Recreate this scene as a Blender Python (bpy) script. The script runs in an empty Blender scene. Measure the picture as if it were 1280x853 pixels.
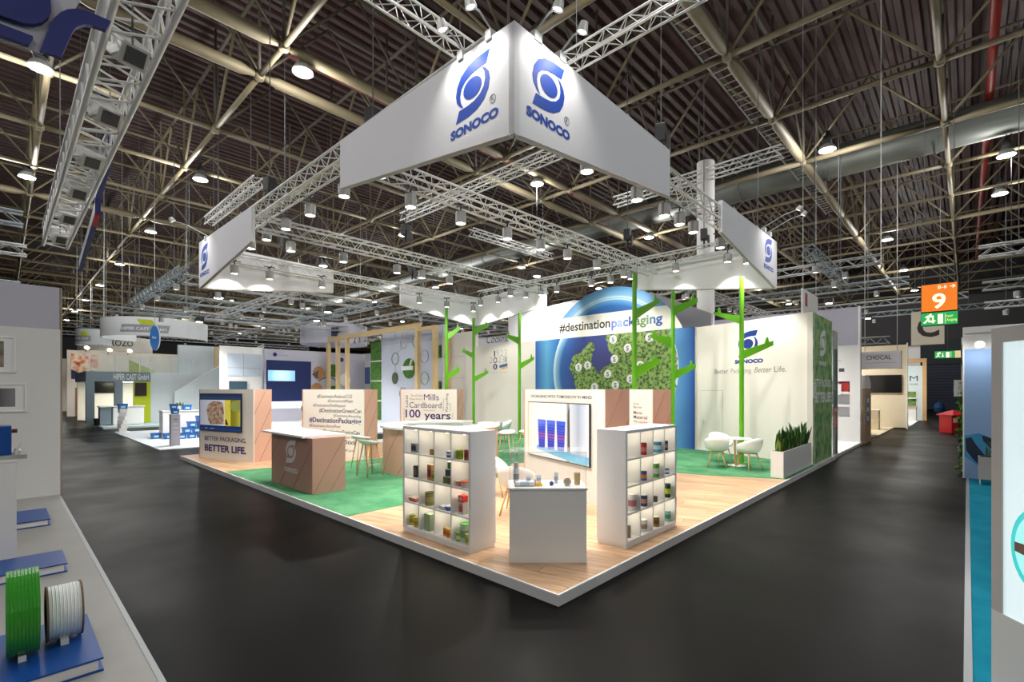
import bpy, bmesh, math, random
from mathutils import Vector, Matrix
random.seed(7)
sc = bpy.context.scene
COL = sc.collection

# ------------------------------------------------------------------ camera, world, exposure
# World frame: origin at the front corner of the stand, +x along its right edge, +y along its left edge.
cam_d = bpy.data.cameras.new('camera')
cam_d.sensor_width = 36.0
cam_d.lens = 603.0 / 1280.0 * 36.0
cam_d.shift_y = 60.5 / 1280.0
cam_d.clip_end = 400
cam = bpy.data.objects.new('camera', cam_d)
COL.objects.link(cam)
cam.location = (-3.80, -2.95, 2.16)
cam.rotation_euler = (math.radians(90), 0, math.radians(-46.66))
sc.camera = cam

world = bpy.data.worlds.new('world')
sc.world = world
world.use_nodes = True
world.node_tree.nodes['Background'].inputs[0].default_value = (0.5, 0.5, 0.52, 1)
world.node_tree.nodes['Background'].inputs[1].default_value = 0.02

vs = sc.view_settings
vs.view_transform = 'Standard'
vs.look = 'None'
vs.gamma = 1
vs.use_curve_mapping = False
vs.exposure = 0.4
sc.cycles.use_denoising = True
sc.cycles.max_bounces = 6
sc.cycles.diffuse_bounces = 3
sc.cycles.glossy_bounces = 3
sc.cycles.transmission_bounces = 6
sc.cycles.transparent_max_bounces = 8
sc.cycles.sample_clamp_indirect = 4
sc.cycles.caustics_reflective = False
sc.cycles.caustics_refractive = False

HALL_W = 420      # one high-bay lamp
SPOT_W = 350      # one truss spot of the stand
S = 0.11          # top of the stand's platform

# ------------------------------------------------------------------ materials
def srgb(r, g, b):
    f = lambda c: (c / 255 / 12.92) if c / 255 <= .04045 else ((c / 255 + .055) / 1.055) ** 2.4
    return (f(r), f(g), f(b), 1)

MATS = {}
def mat(name, rgb, rough=.5, metal=0., noise=0., scale=8., emit=0., spec=.5, bump=0., bscale=60., coat=0., lin=False):
    if name in MATS: return MATS[name]
    m = bpy.data.materials.new(name); MATS[name] = m
    m.use_nodes = True
    nt = m.node_tree; p = nt.nodes['Principled BSDF']
    c = rgb if lin else srgb(*rgb)
    p.inputs['Base Color'].default_value = c
    p.inputs['Roughness'].default_value = rough
    p.inputs['Metallic'].default_value = metal
    p.inputs['Specular IOR Level'].default_value = spec
    if coat: p.inputs['Coat Weight'].default_value = coat
    tc = None
    if noise or bump:
        tc = nt.nodes.new('ShaderNodeTexCoord')
    if noise:
        n = nt.nodes.new('ShaderNodeTexNoise'); n.inputs['Scale'].default_value = scale; n.inputs['Detail'].default_value = 4
        nt.links.new(tc.outputs['Object'], n.inputs['Vector'])
        mx = nt.nodes.new('ShaderNodeMix'); mx.data_type = 'RGBA'
        mx.inputs[6].default_value = tuple(max(0, v * (1 - noise)) for v in c[:3]) + (1,)
        mx.inputs[7].default_value = tuple(min(1, v * (1 + noise)) for v in c[:3]) + (1,)
        nt.links.new(n.outputs['Fac'], mx.inputs[0]); nt.links.new(mx.outputs[2], p.inputs['Base Color'])
    if bump:
        n2 = nt.nodes.new('ShaderNodeTexNoise'); n2.inputs['Scale'].default_value = bscale; n2.inputs['Detail'].default_value = 3
        nt.links.new(tc.outputs['Object'], n2.inputs['Vector'])
        b = nt.nodes.new('ShaderNodeBump'); b.inputs['Strength'].default_value = bump; b.inputs['Distance'].default_value = .01
        nt.links.new(n2.outputs['Fac'], b.inputs['Height']); nt.links.new(b.outputs['Normal'], p.inputs['Normal'])
    if emit:
        p.inputs['Emission Color'].default_value = c
        p.inputs['Emission Strength'].default_value = emit
        m.cycles.emission_sampling = 'NONE'
    return m

def glass(name, tint=(235, 245, 242), alpha=.16, rough=.03):
    if name in MATS: return MATS[name]
    m = bpy.data.materials.new(name); MATS[name] = m; m.use_nodes = True
    p = m.node_tree.nodes['Principled BSDF']
    p.inputs['Base Color'].default_value = srgb(*tint); p.inputs['Roughness'].default_value = rough
    p.inputs['Alpha'].default_value = alpha
    return m

def nodes_mat(name):
    m = bpy.data.materials.new(name); MATS[name] = m; m.use_nodes = True
    return m, m.node_tree, m.node_tree.nodes['Principled BSDF']

def ramp(nt, stops):
    r = nt.nodes.new('ShaderNodeValToRGB'); cr = r.color_ramp
    while len(cr.elements) < len(stops): cr.elements.new(.5)
    for e, (pos, c) in zip(cr.elements, stops): e.position = pos; e.color = c
    return r

white = mat('white_lacquer', (240, 240, 238), .32)
white_gloss = mat('white_gloss', (240, 241, 243), .18)
white_top = mat('white_worktop', (242, 242, 240), .5)
white_matt = mat('white_matt', (236, 235, 232), .75)
cream = mat('cream_wall', (226, 222, 214), .7, noise=.03, scale=1.2)
offwhite = mat('offwhite_board', (244, 240, 233), .6)
greywall = mat('grey_fabric', (222, 222, 226), .85, noise=.05, scale=1.5)
lilac = mat('lilac_fabric', (186, 184, 198), .85, noise=.06, scale=.8)
pink = mat('kraft_pink', (212, 168, 148), .55, noise=.05, scale=3)
pink_dark = mat('kraft_groove', (150, 110, 92), .7)
brown = mat('kraft_brown', (178, 138, 124), .55, noise=.06, scale=2.5)
navy = mat('navy_print', (48, 44, 118), .6)
ink = mat('ink_print', (62, 60, 84), .6)
ink_light = mat('ink_pale_print', (150, 145, 150), .6)
blue_logo = mat('blue_logo', (22, 72, 178), .5)
blue_dark = mat('blue_logo_dark', (10, 50, 130), .5)
white_print = mat('white_print', (238, 238, 236), .6)
silver_print = mat('silver_print', (214, 212, 212), .45)
green = mat('tree_green', (98, 174, 24), .35)
wood = mat('beech_wood', (214, 172, 120), .5, noise=.12, scale=14)
wood_yellow = mat('oak_wood', (176, 128, 84), .5, noise=.12, scale=14)
steel = mat('aluminium', (224, 224, 222), .42, metal=.25)
steel_dull = mat('aluminium_dull', (172, 174, 174), .45, metal=.35)
black = mat('black_plastic', (22, 22, 24), .45)
darkgrey = mat('dark_grey', (70, 72, 76), .55)
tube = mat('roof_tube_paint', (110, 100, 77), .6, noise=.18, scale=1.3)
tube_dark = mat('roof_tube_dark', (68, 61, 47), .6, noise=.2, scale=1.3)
chrome = mat('chrome_can', (150, 150, 148), .45, metal=.5)
lamp_glow = mat('lamp_glow', (255, 250, 236), emit=14)
lamp_dim = mat('lamp_glow_dim', (255, 250, 236), emit=3)
lamp_warm = mat('lamp_glow_warm', (255, 222, 160), emit=18)
screen_black = mat('screen_black', (12, 13, 16), .15)
darkblue = mat('dark_blue_board', (14, 36, 92), .4)
blue_card = mat('blue_card', (10, 70, 146), .4)
stone = mat('grey_vinyl', (150, 150, 147), .5, noise=.1, scale=2.2)
alu_edge = mat('alu_edge', (150, 155, 158), .4, metal=.3)

# carpet
def carpet_mat(name, c1, c2):
    m, nt, p = nodes_mat(name)
    tc = nt.nodes.new('ShaderNodeTexCoord')
    n = nt.nodes.new('ShaderNodeTexNoise'); n.inputs['Scale'].default_value = 1.7; n.inputs['Detail'].default_value = 5; n.inputs['Roughness'].default_value = .65
    n2 = nt.nodes.new('ShaderNodeTexNoise'); n2.inputs['Scale'].default_value = 220
    nt.links.new(tc.outputs['Object'], n.inputs['Vector']); nt.links.new(tc.outputs['Object'], n2.inputs['Vector'])
    r = ramp(nt, [(.35, srgb(*c1)), (.68, srgb(*c2))])
    nt.links.new(n.outputs['Fac'], r.inputs[0]); nt.links.new(r.outputs[0], p.inputs['Base Color'])
    b = nt.nodes.new('ShaderNodeBump'); b.inputs['Strength'].default_value = .5; b.inputs['Distance'].default_value = .004
    nt.links.new(n2.outputs['Fac'], b.inputs['Height']); nt.links.new(b.outputs['Normal'], p.inputs['Normal'])
    p.inputs['Roughness'].default_value = .95; p.inputs['Specular IOR Level'].default_value = .1
    return m
carpet = carpet_mat('green_carpet', (62, 122, 84), (96, 150, 112))
teal_carpet = carpet_mat('teal_carpet', (14, 122, 150), (26, 140, 168))
pale_carpet = carpet_mat('pale_carpet', (176, 184, 190), (196, 202, 206))

# black hall floor
def floor_mat():
    m, nt, p = nodes_mat('hall_floor_black')
    tc = nt.nodes.new('ShaderNodeTexCoord')
    n = nt.nodes.new('ShaderNodeTexNoise'); n.inputs['Scale'].default_value = .7; n.inputs['Detail'].default_value = 6
    nt.links.new(tc.outputs['Object'], n.inputs['Vector'])
    r = ramp(nt, [(.3, (.0026, .0025, .0024, 1)), (.7, (.0044, .0042, .0041, 1))])
    nt.links.new(n.outputs['Fac'], r.inputs[0]); nt.links.new(r.outputs[0], p.inputs['Base Color'])
    r2 = ramp(nt, [(.3, (.34, .34, .34, 1)), (.7, (.46, .46, .46, 1))])
    nt.links.new(n.outputs['Fac'], r2.inputs[0]); nt.links.new(r2.outputs[0], p.inputs['Roughness'])
    p.inputs['Specular IOR Level'].default_value = .045
    return m

# wood planks: tone varies from plank to plank
def plank_mat():
    m, nt, p = nodes_mat('oak_plank')
    tc = nt.nodes.new('ShaderNodeTexCoord'); oi = nt.nodes.new('ShaderNodeObjectInfo')
    mp = nt.nodes.new('ShaderNodeMapping'); mp.inputs['Scale'].default_value = (1.1, 14, 1)
    nt.links.new(tc.outputs['Object'], mp.inputs['Vector'])
    add = nt.nodes.new('ShaderNodeVectorMath'); add.operation = 'ADD'
    sc_ = nt.nodes.new('ShaderNodeMath'); sc_.operation = 'MULTIPLY'; sc_.inputs[1].default_value = 50
    nt.links.new(oi.outputs['Random'], sc_.inputs[0])
    nt.links.new(mp.outputs[0], add.inputs[0]); nt.links.new(sc_.outputs[0], add.inputs[1])
    n = nt.nodes.new('ShaderNodeTexNoise'); n.inputs['Scale'].default_value = 1.6; n.inputs['Detail'].default_value = 5; n.inputs['Roughness'].default_value = .6
    nt.links.new(add.outputs[0], n.inputs['Vector'])
    r = ramp(nt, [(.28, srgb(164, 124, 90)), (.5, srgb(200, 162, 126)), (.72, srgb(220, 188, 154))])
    nt.links.new(n.outputs['Fac'], r.inputs[0])
    hsv = nt.nodes.new('ShaderNodeHueSaturation')
    mr = nt.nodes.new('ShaderNodeMapRange'); mr.inputs[3].default_value = .84; mr.inputs[4].default_value = 1.1
    nt.links.new(oi.outputs['Random'], mr.inputs[0]); nt.links.new(mr.outputs[0], hsv.inputs['Value'])
    nt.links.new(r.outputs[0], hsv.inputs['Color']); nt.links.new(hsv.outputs[0], p.inputs['Base Color'])
    p.inputs['Roughness'].default_value = .36
    return m

def foliage_mat(name, c1, c2, c3, scale=9., emit=0.):
    m, nt, p = nodes_mat(name)
    tc = nt.nodes.new('ShaderNodeTexCoord')
    n = nt.nodes.new('ShaderNodeTexNoise'); n.inputs['Scale'].default_value = scale; n.inputs['Detail'].default_value = 6; n.inputs['Roughness'].default_value = .7
    nt.links.new(tc.outputs['Object'], n.inputs['Vector'])
    v = nt.nodes.new('ShaderNodeTexVoronoi'); v.inputs['Scale'].default_value = scale * 1.3
    nt.links.new(tc.outputs['Object'], v.inputs['Vector'])
    mx = nt.nodes.new('ShaderNodeMath'); mx.operation = 'MULTIPLY_ADD'; mx.inputs[1].default_value = .45
    nt.links.new(v.outputs['Distance'], mx.inputs[0]); nt.links.new(n.outputs['Fac'], mx.inputs[2])
    r = ramp(nt, [(.42, srgb(*c1)), (.62, srgb(*c2)), (.85, srgb(*c3))])
    nt.links.new(mx.outputs[0], r.inputs[0]); nt.links.new(r.outputs[0], p.inputs['Base Color'])
    p.inputs['Roughness'].default_value = .7
    return m

def gradient_mat(name, axis, lo, hi, stops, rough=.5, emit=0.):
    """colour print running along one local axis of the board"""
    m, nt, p = nodes_mat(name)
    tc = nt.nodes.new('ShaderNodeTexCoord'); sp = nt.nodes.new('ShaderNodeSeparateXYZ')
    nt.links.new(tc.outputs['Object'], sp.inputs[0])
    mr = nt.nodes.new('ShaderNodeMapRange'); mr.inputs[1].default_value = lo; mr.inputs[2].default_value = hi
    nt.links.new(sp.outputs[axis], mr.inputs[0])
    r = ramp(nt, [(a, srgb(*c)) for a, c in stops])
    nt.links.new(mr.outputs[0], r.inputs[0]); nt.links.new(r.outputs[0], p.inputs['Base Color'])
    p.inputs['Roughness'].default_value = rough
    if emit:
        nt.links.new(r.outputs[0], p.inputs['Emission Color']); p.inputs['Emission Strength'].default_value = emit
        m.cycles.emission_sampling = 'NONE'
    return m

def radial_mat(name, cx, cz, rad, stops, rough=.5):
    m, nt, p = nodes_mat(name)
    tc = nt.nodes.new('ShaderNodeTexCoord')
    mp = nt.nodes.new('ShaderNodeMapping'); mp.vector_type = 'POINT'
    mp.inputs['Location'].default_value = (-cx / rad, 0, -cz / rad); mp.inputs['Scale'].default_value = (1 / rad, 0, 1 / rad)
    nt.links.new(tc.outputs['Object'], mp.inputs['Vector'])
    ln = nt.nodes.new('ShaderNodeVectorMath'); ln.operation = 'LENGTH'
    nt.links.new(mp.outputs[0], ln.inputs[0])
    r = ramp(nt, [(a, srgb(*c)) for a, c in stops])
    nt.links.new(ln.outputs['Value'], r.inputs[0]); nt.links.new(r.outputs[0], p.inputs['Base Color'])
    p.inputs['Roughness'].default_value = rough
    return m

# ------------------------------------------------------------------ mesh helpers
def link(name, me, m=None, parent=None):
    o = bpy.data.objects.new(name, me); COL.objects.link(o)
    if m is not None and me is not None and len(me.materials) == 0: me.materials.append(m)
    if parent is not None: o.parent = parent
    return o

def build(name, bm, m, parent=None, smooth=False):
    me = bpy.data.meshes.new(name)
    bmesh.ops.recalc_face_normals(bm, faces=bm.faces)
    bm.to_mesh(me); bm.free()
    if smooth:
        for p in me.polygons: p.use_smooth = True
    return link(name, me, m, parent)

def tag(o, label, cat, group=None, kind=None):
    o['label'] = label; o['category'] = cat
    if group: o['group'] = group
    if kind: o['kind'] = kind
    return o

def thing(name, label, cat, loc=(0, 0, 0), rz=0., group=None):
    o = bpy.data.objects.new(name, None); COL.objects.link(o)
    o.empty_display_size = .1
    o.location = loc; o.rotation_euler = (0, 0, rz)
    return tag(o, label, cat, group)

def struct(name, bm, m, label=None, smooth=False, parent=None):
    o = build(name, bm, m, parent, smooth)
    o['kind'] = 'structure'
    if label: o['label'] = label
    return o

def ctree(root, loc=None, rz=None, label=None):
    """copy of a thing with its parts and sub-parts"""
    r = root.copy(); COL.objects.link(r)
    if loc is not None: r.location = loc
    if rz is not None: r.rotation_euler = (0, 0, rz)
    if label: r['label'] = label
    for ch in list(root.children):
        c = ch.copy(); COL.objects.link(c); c.parent = r
        for g in list(ch.children):
            d = g.copy(); COL.objects.link(d); d.parent = c
    return r

def BM(): return bmesh.new()

def bx(bm, x0, x1, y0, y1, z0, z1, bev=0.):
    vs_ = [bm.verts.new(p) for p in ((x0, y0, z0), (x1, y0, z0), (x1, y1, z0), (x0, y1, z0), (x0, y0, z1), (x1, y0, z1), (x1, y1, z1), (x0, y1, z1))]
    fs = [bm.faces.new([vs_[i] for i in f]) for f in ((0, 3, 2, 1), (4, 5, 6, 7), (0, 1, 5, 4), (1, 2, 6, 5), (2, 3, 7, 6), (3, 0, 4, 7))]
    if bev:
        es = list({e for f in fs for e in f.edges})
        bmesh.ops.bevel(bm, geom=es, offset=bev, segments=2, affect='EDGES', profile=.6)
    return bm

def box(name, x0, x1, y0, y1, z0, z1, m, parent=None, bev=0.):
    return build(name, bx(BM(), min(x0, x1), max(x0, x1), min(y0, y1), max(y0, y1), min(z0, z1), max(z0, z1), bev), m, parent)

def frame_of(d):
    d = Vector(d).normalized()
    up = Vector((0, 0, 1)) if abs(d.z) < .95 else Vector((1, 0, 0))
    s = d.cross(up).normalized()
    return s, s.cross(d).normalized()

def rod(bm, p0, p1, r0, r1=None, n=8, caps=True):
    r1 = r0 if r1 is None else r1
    p0, p1 = Vector(p0), Vector(p1)
    s, u = frame_of(p1 - p0)
    a = [bm.verts.new(p0 + (s * math.cos(t) + u * math.sin(t)) * r0) for t in [2 * math.pi * i / n for i in range(n)]]
    b = [bm.verts.new(p1 + (s * math.cos(t) + u * math.sin(t)) * r1) for t in [2 * math.pi * i / n for i in range(n)]]
    for i in range(n): bm.faces.new((a[i], a[(i + 1) % n], b[(i + 1) % n], b[i]))
    if caps: bm.faces.new(list(reversed(a))); bm.faces.new(b)
    return bm

def sweep(bm, pts, r, n=6, closed=False):
    """one continuous tube through the points"""
    pts = [Vector(p) for p in pts]; rings = []
    N = len(pts); prev = None
    for i, p in enumerate(pts):
        if closed: d = (pts[(i + 1) % N] - pts[i - 1])
        else: d = pts[min(i + 1, N - 1)] - pts[max(i - 1, 0)]
        if d.length < 1e-6: d = Vector((0, 0, 1))
        d.normalize()
        if prev is None: s, u = frame_of(d)
        else:
            s = (prev - d * prev.dot(d))
            s = s.normalized() if s.length > 1e-5 else frame_of(d)[0]
            u = s.cross(d).normalized()
        prev = s
        rings.append([bm.verts.new(p + (s * math.cos(t) + u * math.sin(t)) * r) for t in [2 * math.pi * k / n for k in range(n)]])
    for i in range(N if closed else N - 1):
        a, b = rings[i], rings[(i + 1) % N]
        for k in range(n): bm.faces.new((a[k], a[(k + 1) % n], b[(k + 1) % n], b[k]))
    if not closed: bm.faces.new(list(reversed(rings[0]))); bm.faces.new(rings[-1])
    return bm

def lathe(bm, prof, n=20, c=(0, 0, 0), axis='z'):
    """prof: (r, z) pairs; closes where r is 0"""
    cx, cy, cz = c
    rings = []
    for r, z in prof:
        pts = []
        cnt = 1 if r < 1e-6 else n
        for i in range(cnt):
            t = 2 * math.pi * i / n
            p = (r * math.cos(t), r * math.sin(t), z)
            if axis == 'x': p = (p[2], p[0], p[1])
            if axis == 'y': p = (p[0], p[2], p[1])
            pts.append(bm.verts.new((p[0] + cx, p[1] + cy, p[2] + cz)))
        rings.append(pts)
    for a, b in zip(rings, rings[1:]):
        if len(a) == 1 and len(b) == 1: continue
        for i in range(n):
            j = (i + 1) % n
            if len(a) == 1: bm.faces.new((a[0], b[i], b[j]))
            elif len(b) == 1: bm.faces.new((a[i], a[j], b[0]))
            else: bm.faces.new((a[i], a[j], b[j], b[i]))
    if len(rings[0]) > 1 and prof[0][0] > 1e-6: bm.faces.new(rings[0])
    if len(rings[-1]) > 1 and prof[-1][0] > 1e-6: bm.faces.new(rings[-1])
    return bm

def prism(bm, poly, y0, y1):
    """outline in local x-z, thickness from y0 to y1"""
    a = [bm.verts.new((x, y0, z)) for x, z in poly]
    b = [bm.verts.new((x, y1, z)) for x, z in poly]
    n = len(poly)
    fa = bm.faces.new(a); fb = bm.faces.new(list(reversed(b)))
    for i in range(n): bm.faces.new((a[i], b[i], b[(i + 1) % n], a[(i + 1) % n]))
    fa.normal_update(); fb.normal_update()
    bmesh.ops.triangulate(bm, faces=[f for f in (fa, fb) if len(f.verts) > 4])
    return bm

def slab(name, poly, y0, y1, m, parent=None):
    return build(name, prism(BM(), poly, y0, y1), m, parent)

def flatprism(bm, poly, z0, z1):
    a = [bm.verts.new((x, y, z0)) for x, y in poly]
    b = [bm.verts.new((x, y, z1)) for x, y in poly]
    n = len(poly)
    fa = bm.faces.new(list(reversed(a))); fb = bm.faces.new(b)
    for i in range(n): bm.faces.new((a[i], a[(i + 1) % n], b[(i + 1) % n], b[i]))
    fa.normal_update(); fb.normal_update()
    bmesh.ops.triangulate(bm, faces=[f for f in (fa, fb) if len(f.verts) > 4])
    return bm

def disc_poly(cx, cz, rx, rz=None, n=28):
    rz = rz or rx
    return [(cx + rx * math.cos(2 * math.pi * i / n), cz + rz * math.sin(2 * math.pi * i / n)) for i in range(n)]

def rect(x0, x1, z0, z1): return [(x0, z0), (x1, z0), (x1, z1), (x0, z1)]

# ------------------------------------------------------------------ lettering
_TXT = {}
def glyphs(s, bold, shear):
    key = (s, bold, shear)
    if key not in _TXT:
        cu = bpy.data.curves.new('lettering', 'FONT')
        cu.body = s; cu.size = 1; cu.offset = bold; cu.shear = shear; cu.fill_mode = 'FRONT'; cu.resolution_u = 3
        o = bpy.data.objects.new('lettering', cu); COL.objects.link(o)
        dg = bpy.context.evaluated_depsgraph_get(); dg.update()
        me = o.evaluated_get(dg).to_mesh()
        vs_ = [tuple(v.co) for v in me.vertices]; fs = [tuple(p.vertices) for p in me.polygons]
        o.evaluated_get(dg).to_mesh_clear()
        bpy.data.objects.remove(o); bpy.data.curves.remove(cu)
        _TXT[key] = (vs_, fs)
    return _TXT[key]

def text(s, x, z, w, h, y, m, parent, bold=0., shear=0., vert=False, name='lettering', th=.003, label=None):
    """letters on a board: left edge x, base line z, total width w, cap height h, printed at depth y (front is -y)"""
    vs_, fs = glyphs(s, bold, shear)
    if not vs_: return None
    hv, _ = glyphs('H', bold, 0)
    cap = max(v[1] for v in hv) - min(v[1] for v in hv)
    x0 = min(v[0] for v in vs_); x1 = max(v[0] for v in vs_)
    kx, kz = w / (x1 - x0), h / cap
    if vert: pts = [(x - v[1] * kz, y - th, z + (v[0] - x0) * kx) for v in vs_]
    else: pts = [(x + (v[0] - x0) * kx, y - th, z + v[1] * kz) for v in vs_]
    me = bpy.data.meshes.new(name)
    me.from_pydata(pts, [], fs); me.update()
    o = link(name, me, m, parent)
    if label: o['label'] = label
    return o

# the stylised S: two crescents around a disc, in a unit box (x -.5.. .5, z -.78.. .78)
S_UP = [(.50, .80), (.12, .78), (-.14, .70), (-.34, .53), (-.46, .28), (-.50, .02), (-.47, -.18), (-.38, -.34), (-.28, -.42),
        (-.35, -.25), (-.37, -.05), (-.33, .15), (-.22, .31), (-.05, .41), (.15, .45), (.40, .46)]
S_DN = [(-x, -z) for x, z in S_UP]
def s_logo(cx, cz, w, h, y, m, parent, th=.004, flip=1):
    kx, kz = w, h / 1.6
    for nm, poly in (('logo_crescent', S_UP), ('logo_crescent', S_DN), ('logo_disc', disc_poly(0, 0, .27, .30, 24))):
        slab(nm, [(cx + x * kx * flip, cz + z * kz) for x, z in poly], y, y - th, m, parent)
# ------------------------------------------------------------------ the hall
bm = BM(); bx(bm, -70, 66, -70, 120, -.3, 0)
struct('floor', bm, floor_mat(), 'black vinyl hall floor with faint scuffs')

# corrugated roof deck, ribs running along x
deck = mat('roof_deck', (50, 25, 20), .6, noise=.25, scale=.5)
bm = BM(); prof = []
y = -70.0
while y < 120:
    prof += [(y, 15.9), (y + .16, 15.9), (y + .22, 15.75), (y + .40, 15.75)]
    y += .46
va = [bm.verts.new((-70, p, z)) for p, z in prof]; vb = [bm.verts.new((66, p, z)) for p, z in prof]
for i in range(len(prof) - 1): bm.faces.new((va[i], va[i + 1], vb[i + 1], vb[i]))
struct('ceiling', bm, deck, 'dark red-brown corrugated roof deck of the hall')

hallwall = mat('hall_wall', (54, 53, 54), .8, noise=.1, scale=.3)
for nm, b_ in (('wall_back', (65.5, 66, -70, 120)), ('wall_left', (-70, 66, 119.5, 120)), ('wall_right', (-70, 66, -70, -69.5)), ('wall_front', (-70, -69.5, -70, 120))):
    struct(nm, bx(BM(), b_[0], b_[1], b_[2], b_[3], 0, 16), hallwall, 'dark hall wall far behind the stands')

# roof space frame: lower chords at 12 m, upper chords at 14.6 m
ZL, ZU = 12.0, 14.7
AX = [1.77 + 4.57 * k for k in range(-8, 14)]
BY = [2.2 + 4.55 * k for k in range(-8, 3)] + [13.2 + 4.52 * k for k in range(0, 22)]
THICK_B = {round(v, 2) for v in (2.2, 11.3, 13.2)}
tubes = []          # p0, p1, radius, dark
for j, b in enumerate(BY):
    big = round(b, 2) in THICK_B or (j % 5 == 0)
    for i, a in enumerate(AX):
        if i + 1 < len(AX):
            a2 = AX[i + 1]
            tubes.append(((a + .12, b, ZL), (a2 - .12, b, ZL), .17 if big else .085, 0))
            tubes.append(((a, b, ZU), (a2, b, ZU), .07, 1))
        if j + 1 < len(BY):
            b2 = BY[j + 1]
            tubes.append(((a, b + .12, ZL), (a, b2 - .12, ZL), .085 if i % 3 else .12, 0))
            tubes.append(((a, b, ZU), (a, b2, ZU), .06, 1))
        if i + 1 < len(AX):
            am = (a + AX[i + 1]) / 2
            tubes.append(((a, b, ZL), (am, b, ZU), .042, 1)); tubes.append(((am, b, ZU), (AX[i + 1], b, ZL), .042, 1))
        if j + 1 < len(BY) and BY[j + 1] - b > 3:
            bmid = (b + BY[j + 1]) / 2
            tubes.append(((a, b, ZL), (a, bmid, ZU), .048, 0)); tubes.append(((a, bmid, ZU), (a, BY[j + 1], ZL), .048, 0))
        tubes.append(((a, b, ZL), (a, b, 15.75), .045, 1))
CP = Vector((-3.8, -2.95, 2.16)); CF = Vector((.7273, .6863, 0)); CR = Vector((.6863, -.7273, 0))
def in_view(p, slack=.25):
    d = Vector(p) - CP; Y = d.dot(CF)
    if Y < 1: return False
    return abs(d.dot(CR) / Y) < 640 / 603 + slack and d.z / Y < 487 / 603 + slack
frame_o = bpy.data.objects.new('roof_frame', None); COL.objects.link(frame_o)
frame_o['kind'] = 'structure'; frame_o['label'] = 'beige tubular space frame carrying the hall roof'
vis = [t for t in tubes if in_view((Vector(t[0]) + Vector(t[1])) / 2)]
vis.sort(key=lambda t: ((Vector(t[0]) + Vector(t[1])) / 2 - CP).length / (.4 + 3 * t[2]))
near = vis[:290]; rest = vis[290:]
unit = {}
for p0, p1, r, dk in near:
    p0, p1 = Vector(p0), Vector(p1); L_ = (p1 - p0).length
    key = (round(L_, 3), r, dk)
    if key not in unit:
        b_ = rod(BM(), (0, 0, 0), (0, 0, L_), r, n=10)
        if r > .15:   # tapered ends of the main tubes
            b_.free(); b_ = lathe(BM(), [(.07, 0), (.09, .12), (r, .42), (r, L_ - .42), (.09, L_ - .12), (.07, L_)], n=12)
        me = bpy.data.meshes.new('roof_tube'); bmesh.ops.recalc_face_normals(b_, faces=b_.faces); b_.to_mesh(me); b_.free()
        for f in me.polygons: f.use_smooth = True
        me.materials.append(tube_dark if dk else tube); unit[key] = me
    o = bpy.data.objects.new('roof_tube', unit[key]); COL.objects.link(o)
    o.location = p0; o.rotation_mode = 'QUATERNION'; o.rotation_quaternion = (p1 - p0).to_track_quat('Z', 'Y'); o.parent = frame_o
bm = BM()
for p0, p1, r, dk in rest: rod(bm, p0, p1, r, n=5, caps=False)
o = build('far_roof_tubes', bm, tube, frame_o); o['kind'] = 'stuff'
# node balls
bm = BM(); lathe(bm, [(0, -.17), (.12, -.13), (.17, 0), (.12, .13), (0, .17)], n=10)
node_me = bpy.data.meshes.new('node_ball'); bm.to_mesh(node_me); bm.free(); node_me.materials.append(tube)
nn = sorted([(a, b) for a in AX for b in BY if in_view((a, b, ZL))], key=lambda q: (Vector((q[0], q[1], ZL)) - CP).length)[:90]
for a, b in nn:
    o = bpy.data.objects.new('node_ball', node_me); COL.objects.link(o); o.location = (a, b, ZL); o.parent = frame_o

# ventilation ducts, red sprinkler pipes and cable ladders under the roof
duct = mat('duct_zinc', (120, 124, 118), .5, metal=.5, noise=.15, scale=1)
redpipe = mat('sprinkler_red', (120, 34, 26), .5)
def pipe(name, label, cat, p0, p1, r, m, n=14, bands=0):
    p0, p1 = Vector(p0), Vector(p1)
    t = thing(name, label, cat, p0)
    build('pipe_run', rod(BM(), (0, 0, 0), p1 - p0, r, n=n), m, t, smooth=True)
    for k in range(bands):
        q = (p1 - p0) * ((k + .5) / bands); d = (p1 - p0).normalized() * .05
        build('band', rod(BM(), q - d, q + d, r * 1.05, n=n), m, t)
    return t
pipe('air_duct', 'large round zinc air duct crossing under the roof behind the banner', 'duct', (24, -60, 13.2), (24, 60, 13.2), .75, duct, 20, 30)
pipe('sprinkler_pipe', 'red sprinkler pipe running away above the aisle near the orange number sign', 'pipe', (4, -3.6, 14.0), (60, -3.6, 14.0), .13, redpipe)
pipe('sprinkler_pipe', 'red sprinkler pipe high above the tall cardboard-brown counter', 'pipe', (3.2, 14.8, 14.2), (60, 14.8, 14.2), .08, redpipe)
def ladder(label, p0, p1, w):
    p0, p1 = Vector(p0), Vector(p1); d = p1 - p0; L_ = d.length; d.normalize(); s = d.cross(Vector((0, 0, 1)))
    t = thing('cable_ladder', label, 'cable tray', p0)
    for sg in (-1, 1): build('rail', rod(BM(), s * w / 2 * sg, d * L_ + s * w / 2 * sg, .035, n=4), steel_dull, t)
    me = None; k = .25
    while k < L_:
        if me is None: q = build('rung', rod(BM(), -s * w / 2, s * w / 2, .025, n=4), steel_dull, t); me = q.data
        else: q = link('rung', me, None, t)
        q.location = d * k; k += .42
ladder('grey cable ladder beside the thick roof tube above the banner', (7.5, 2.9, 12.6), (30, 2.9, 12.6), .55)

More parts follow.
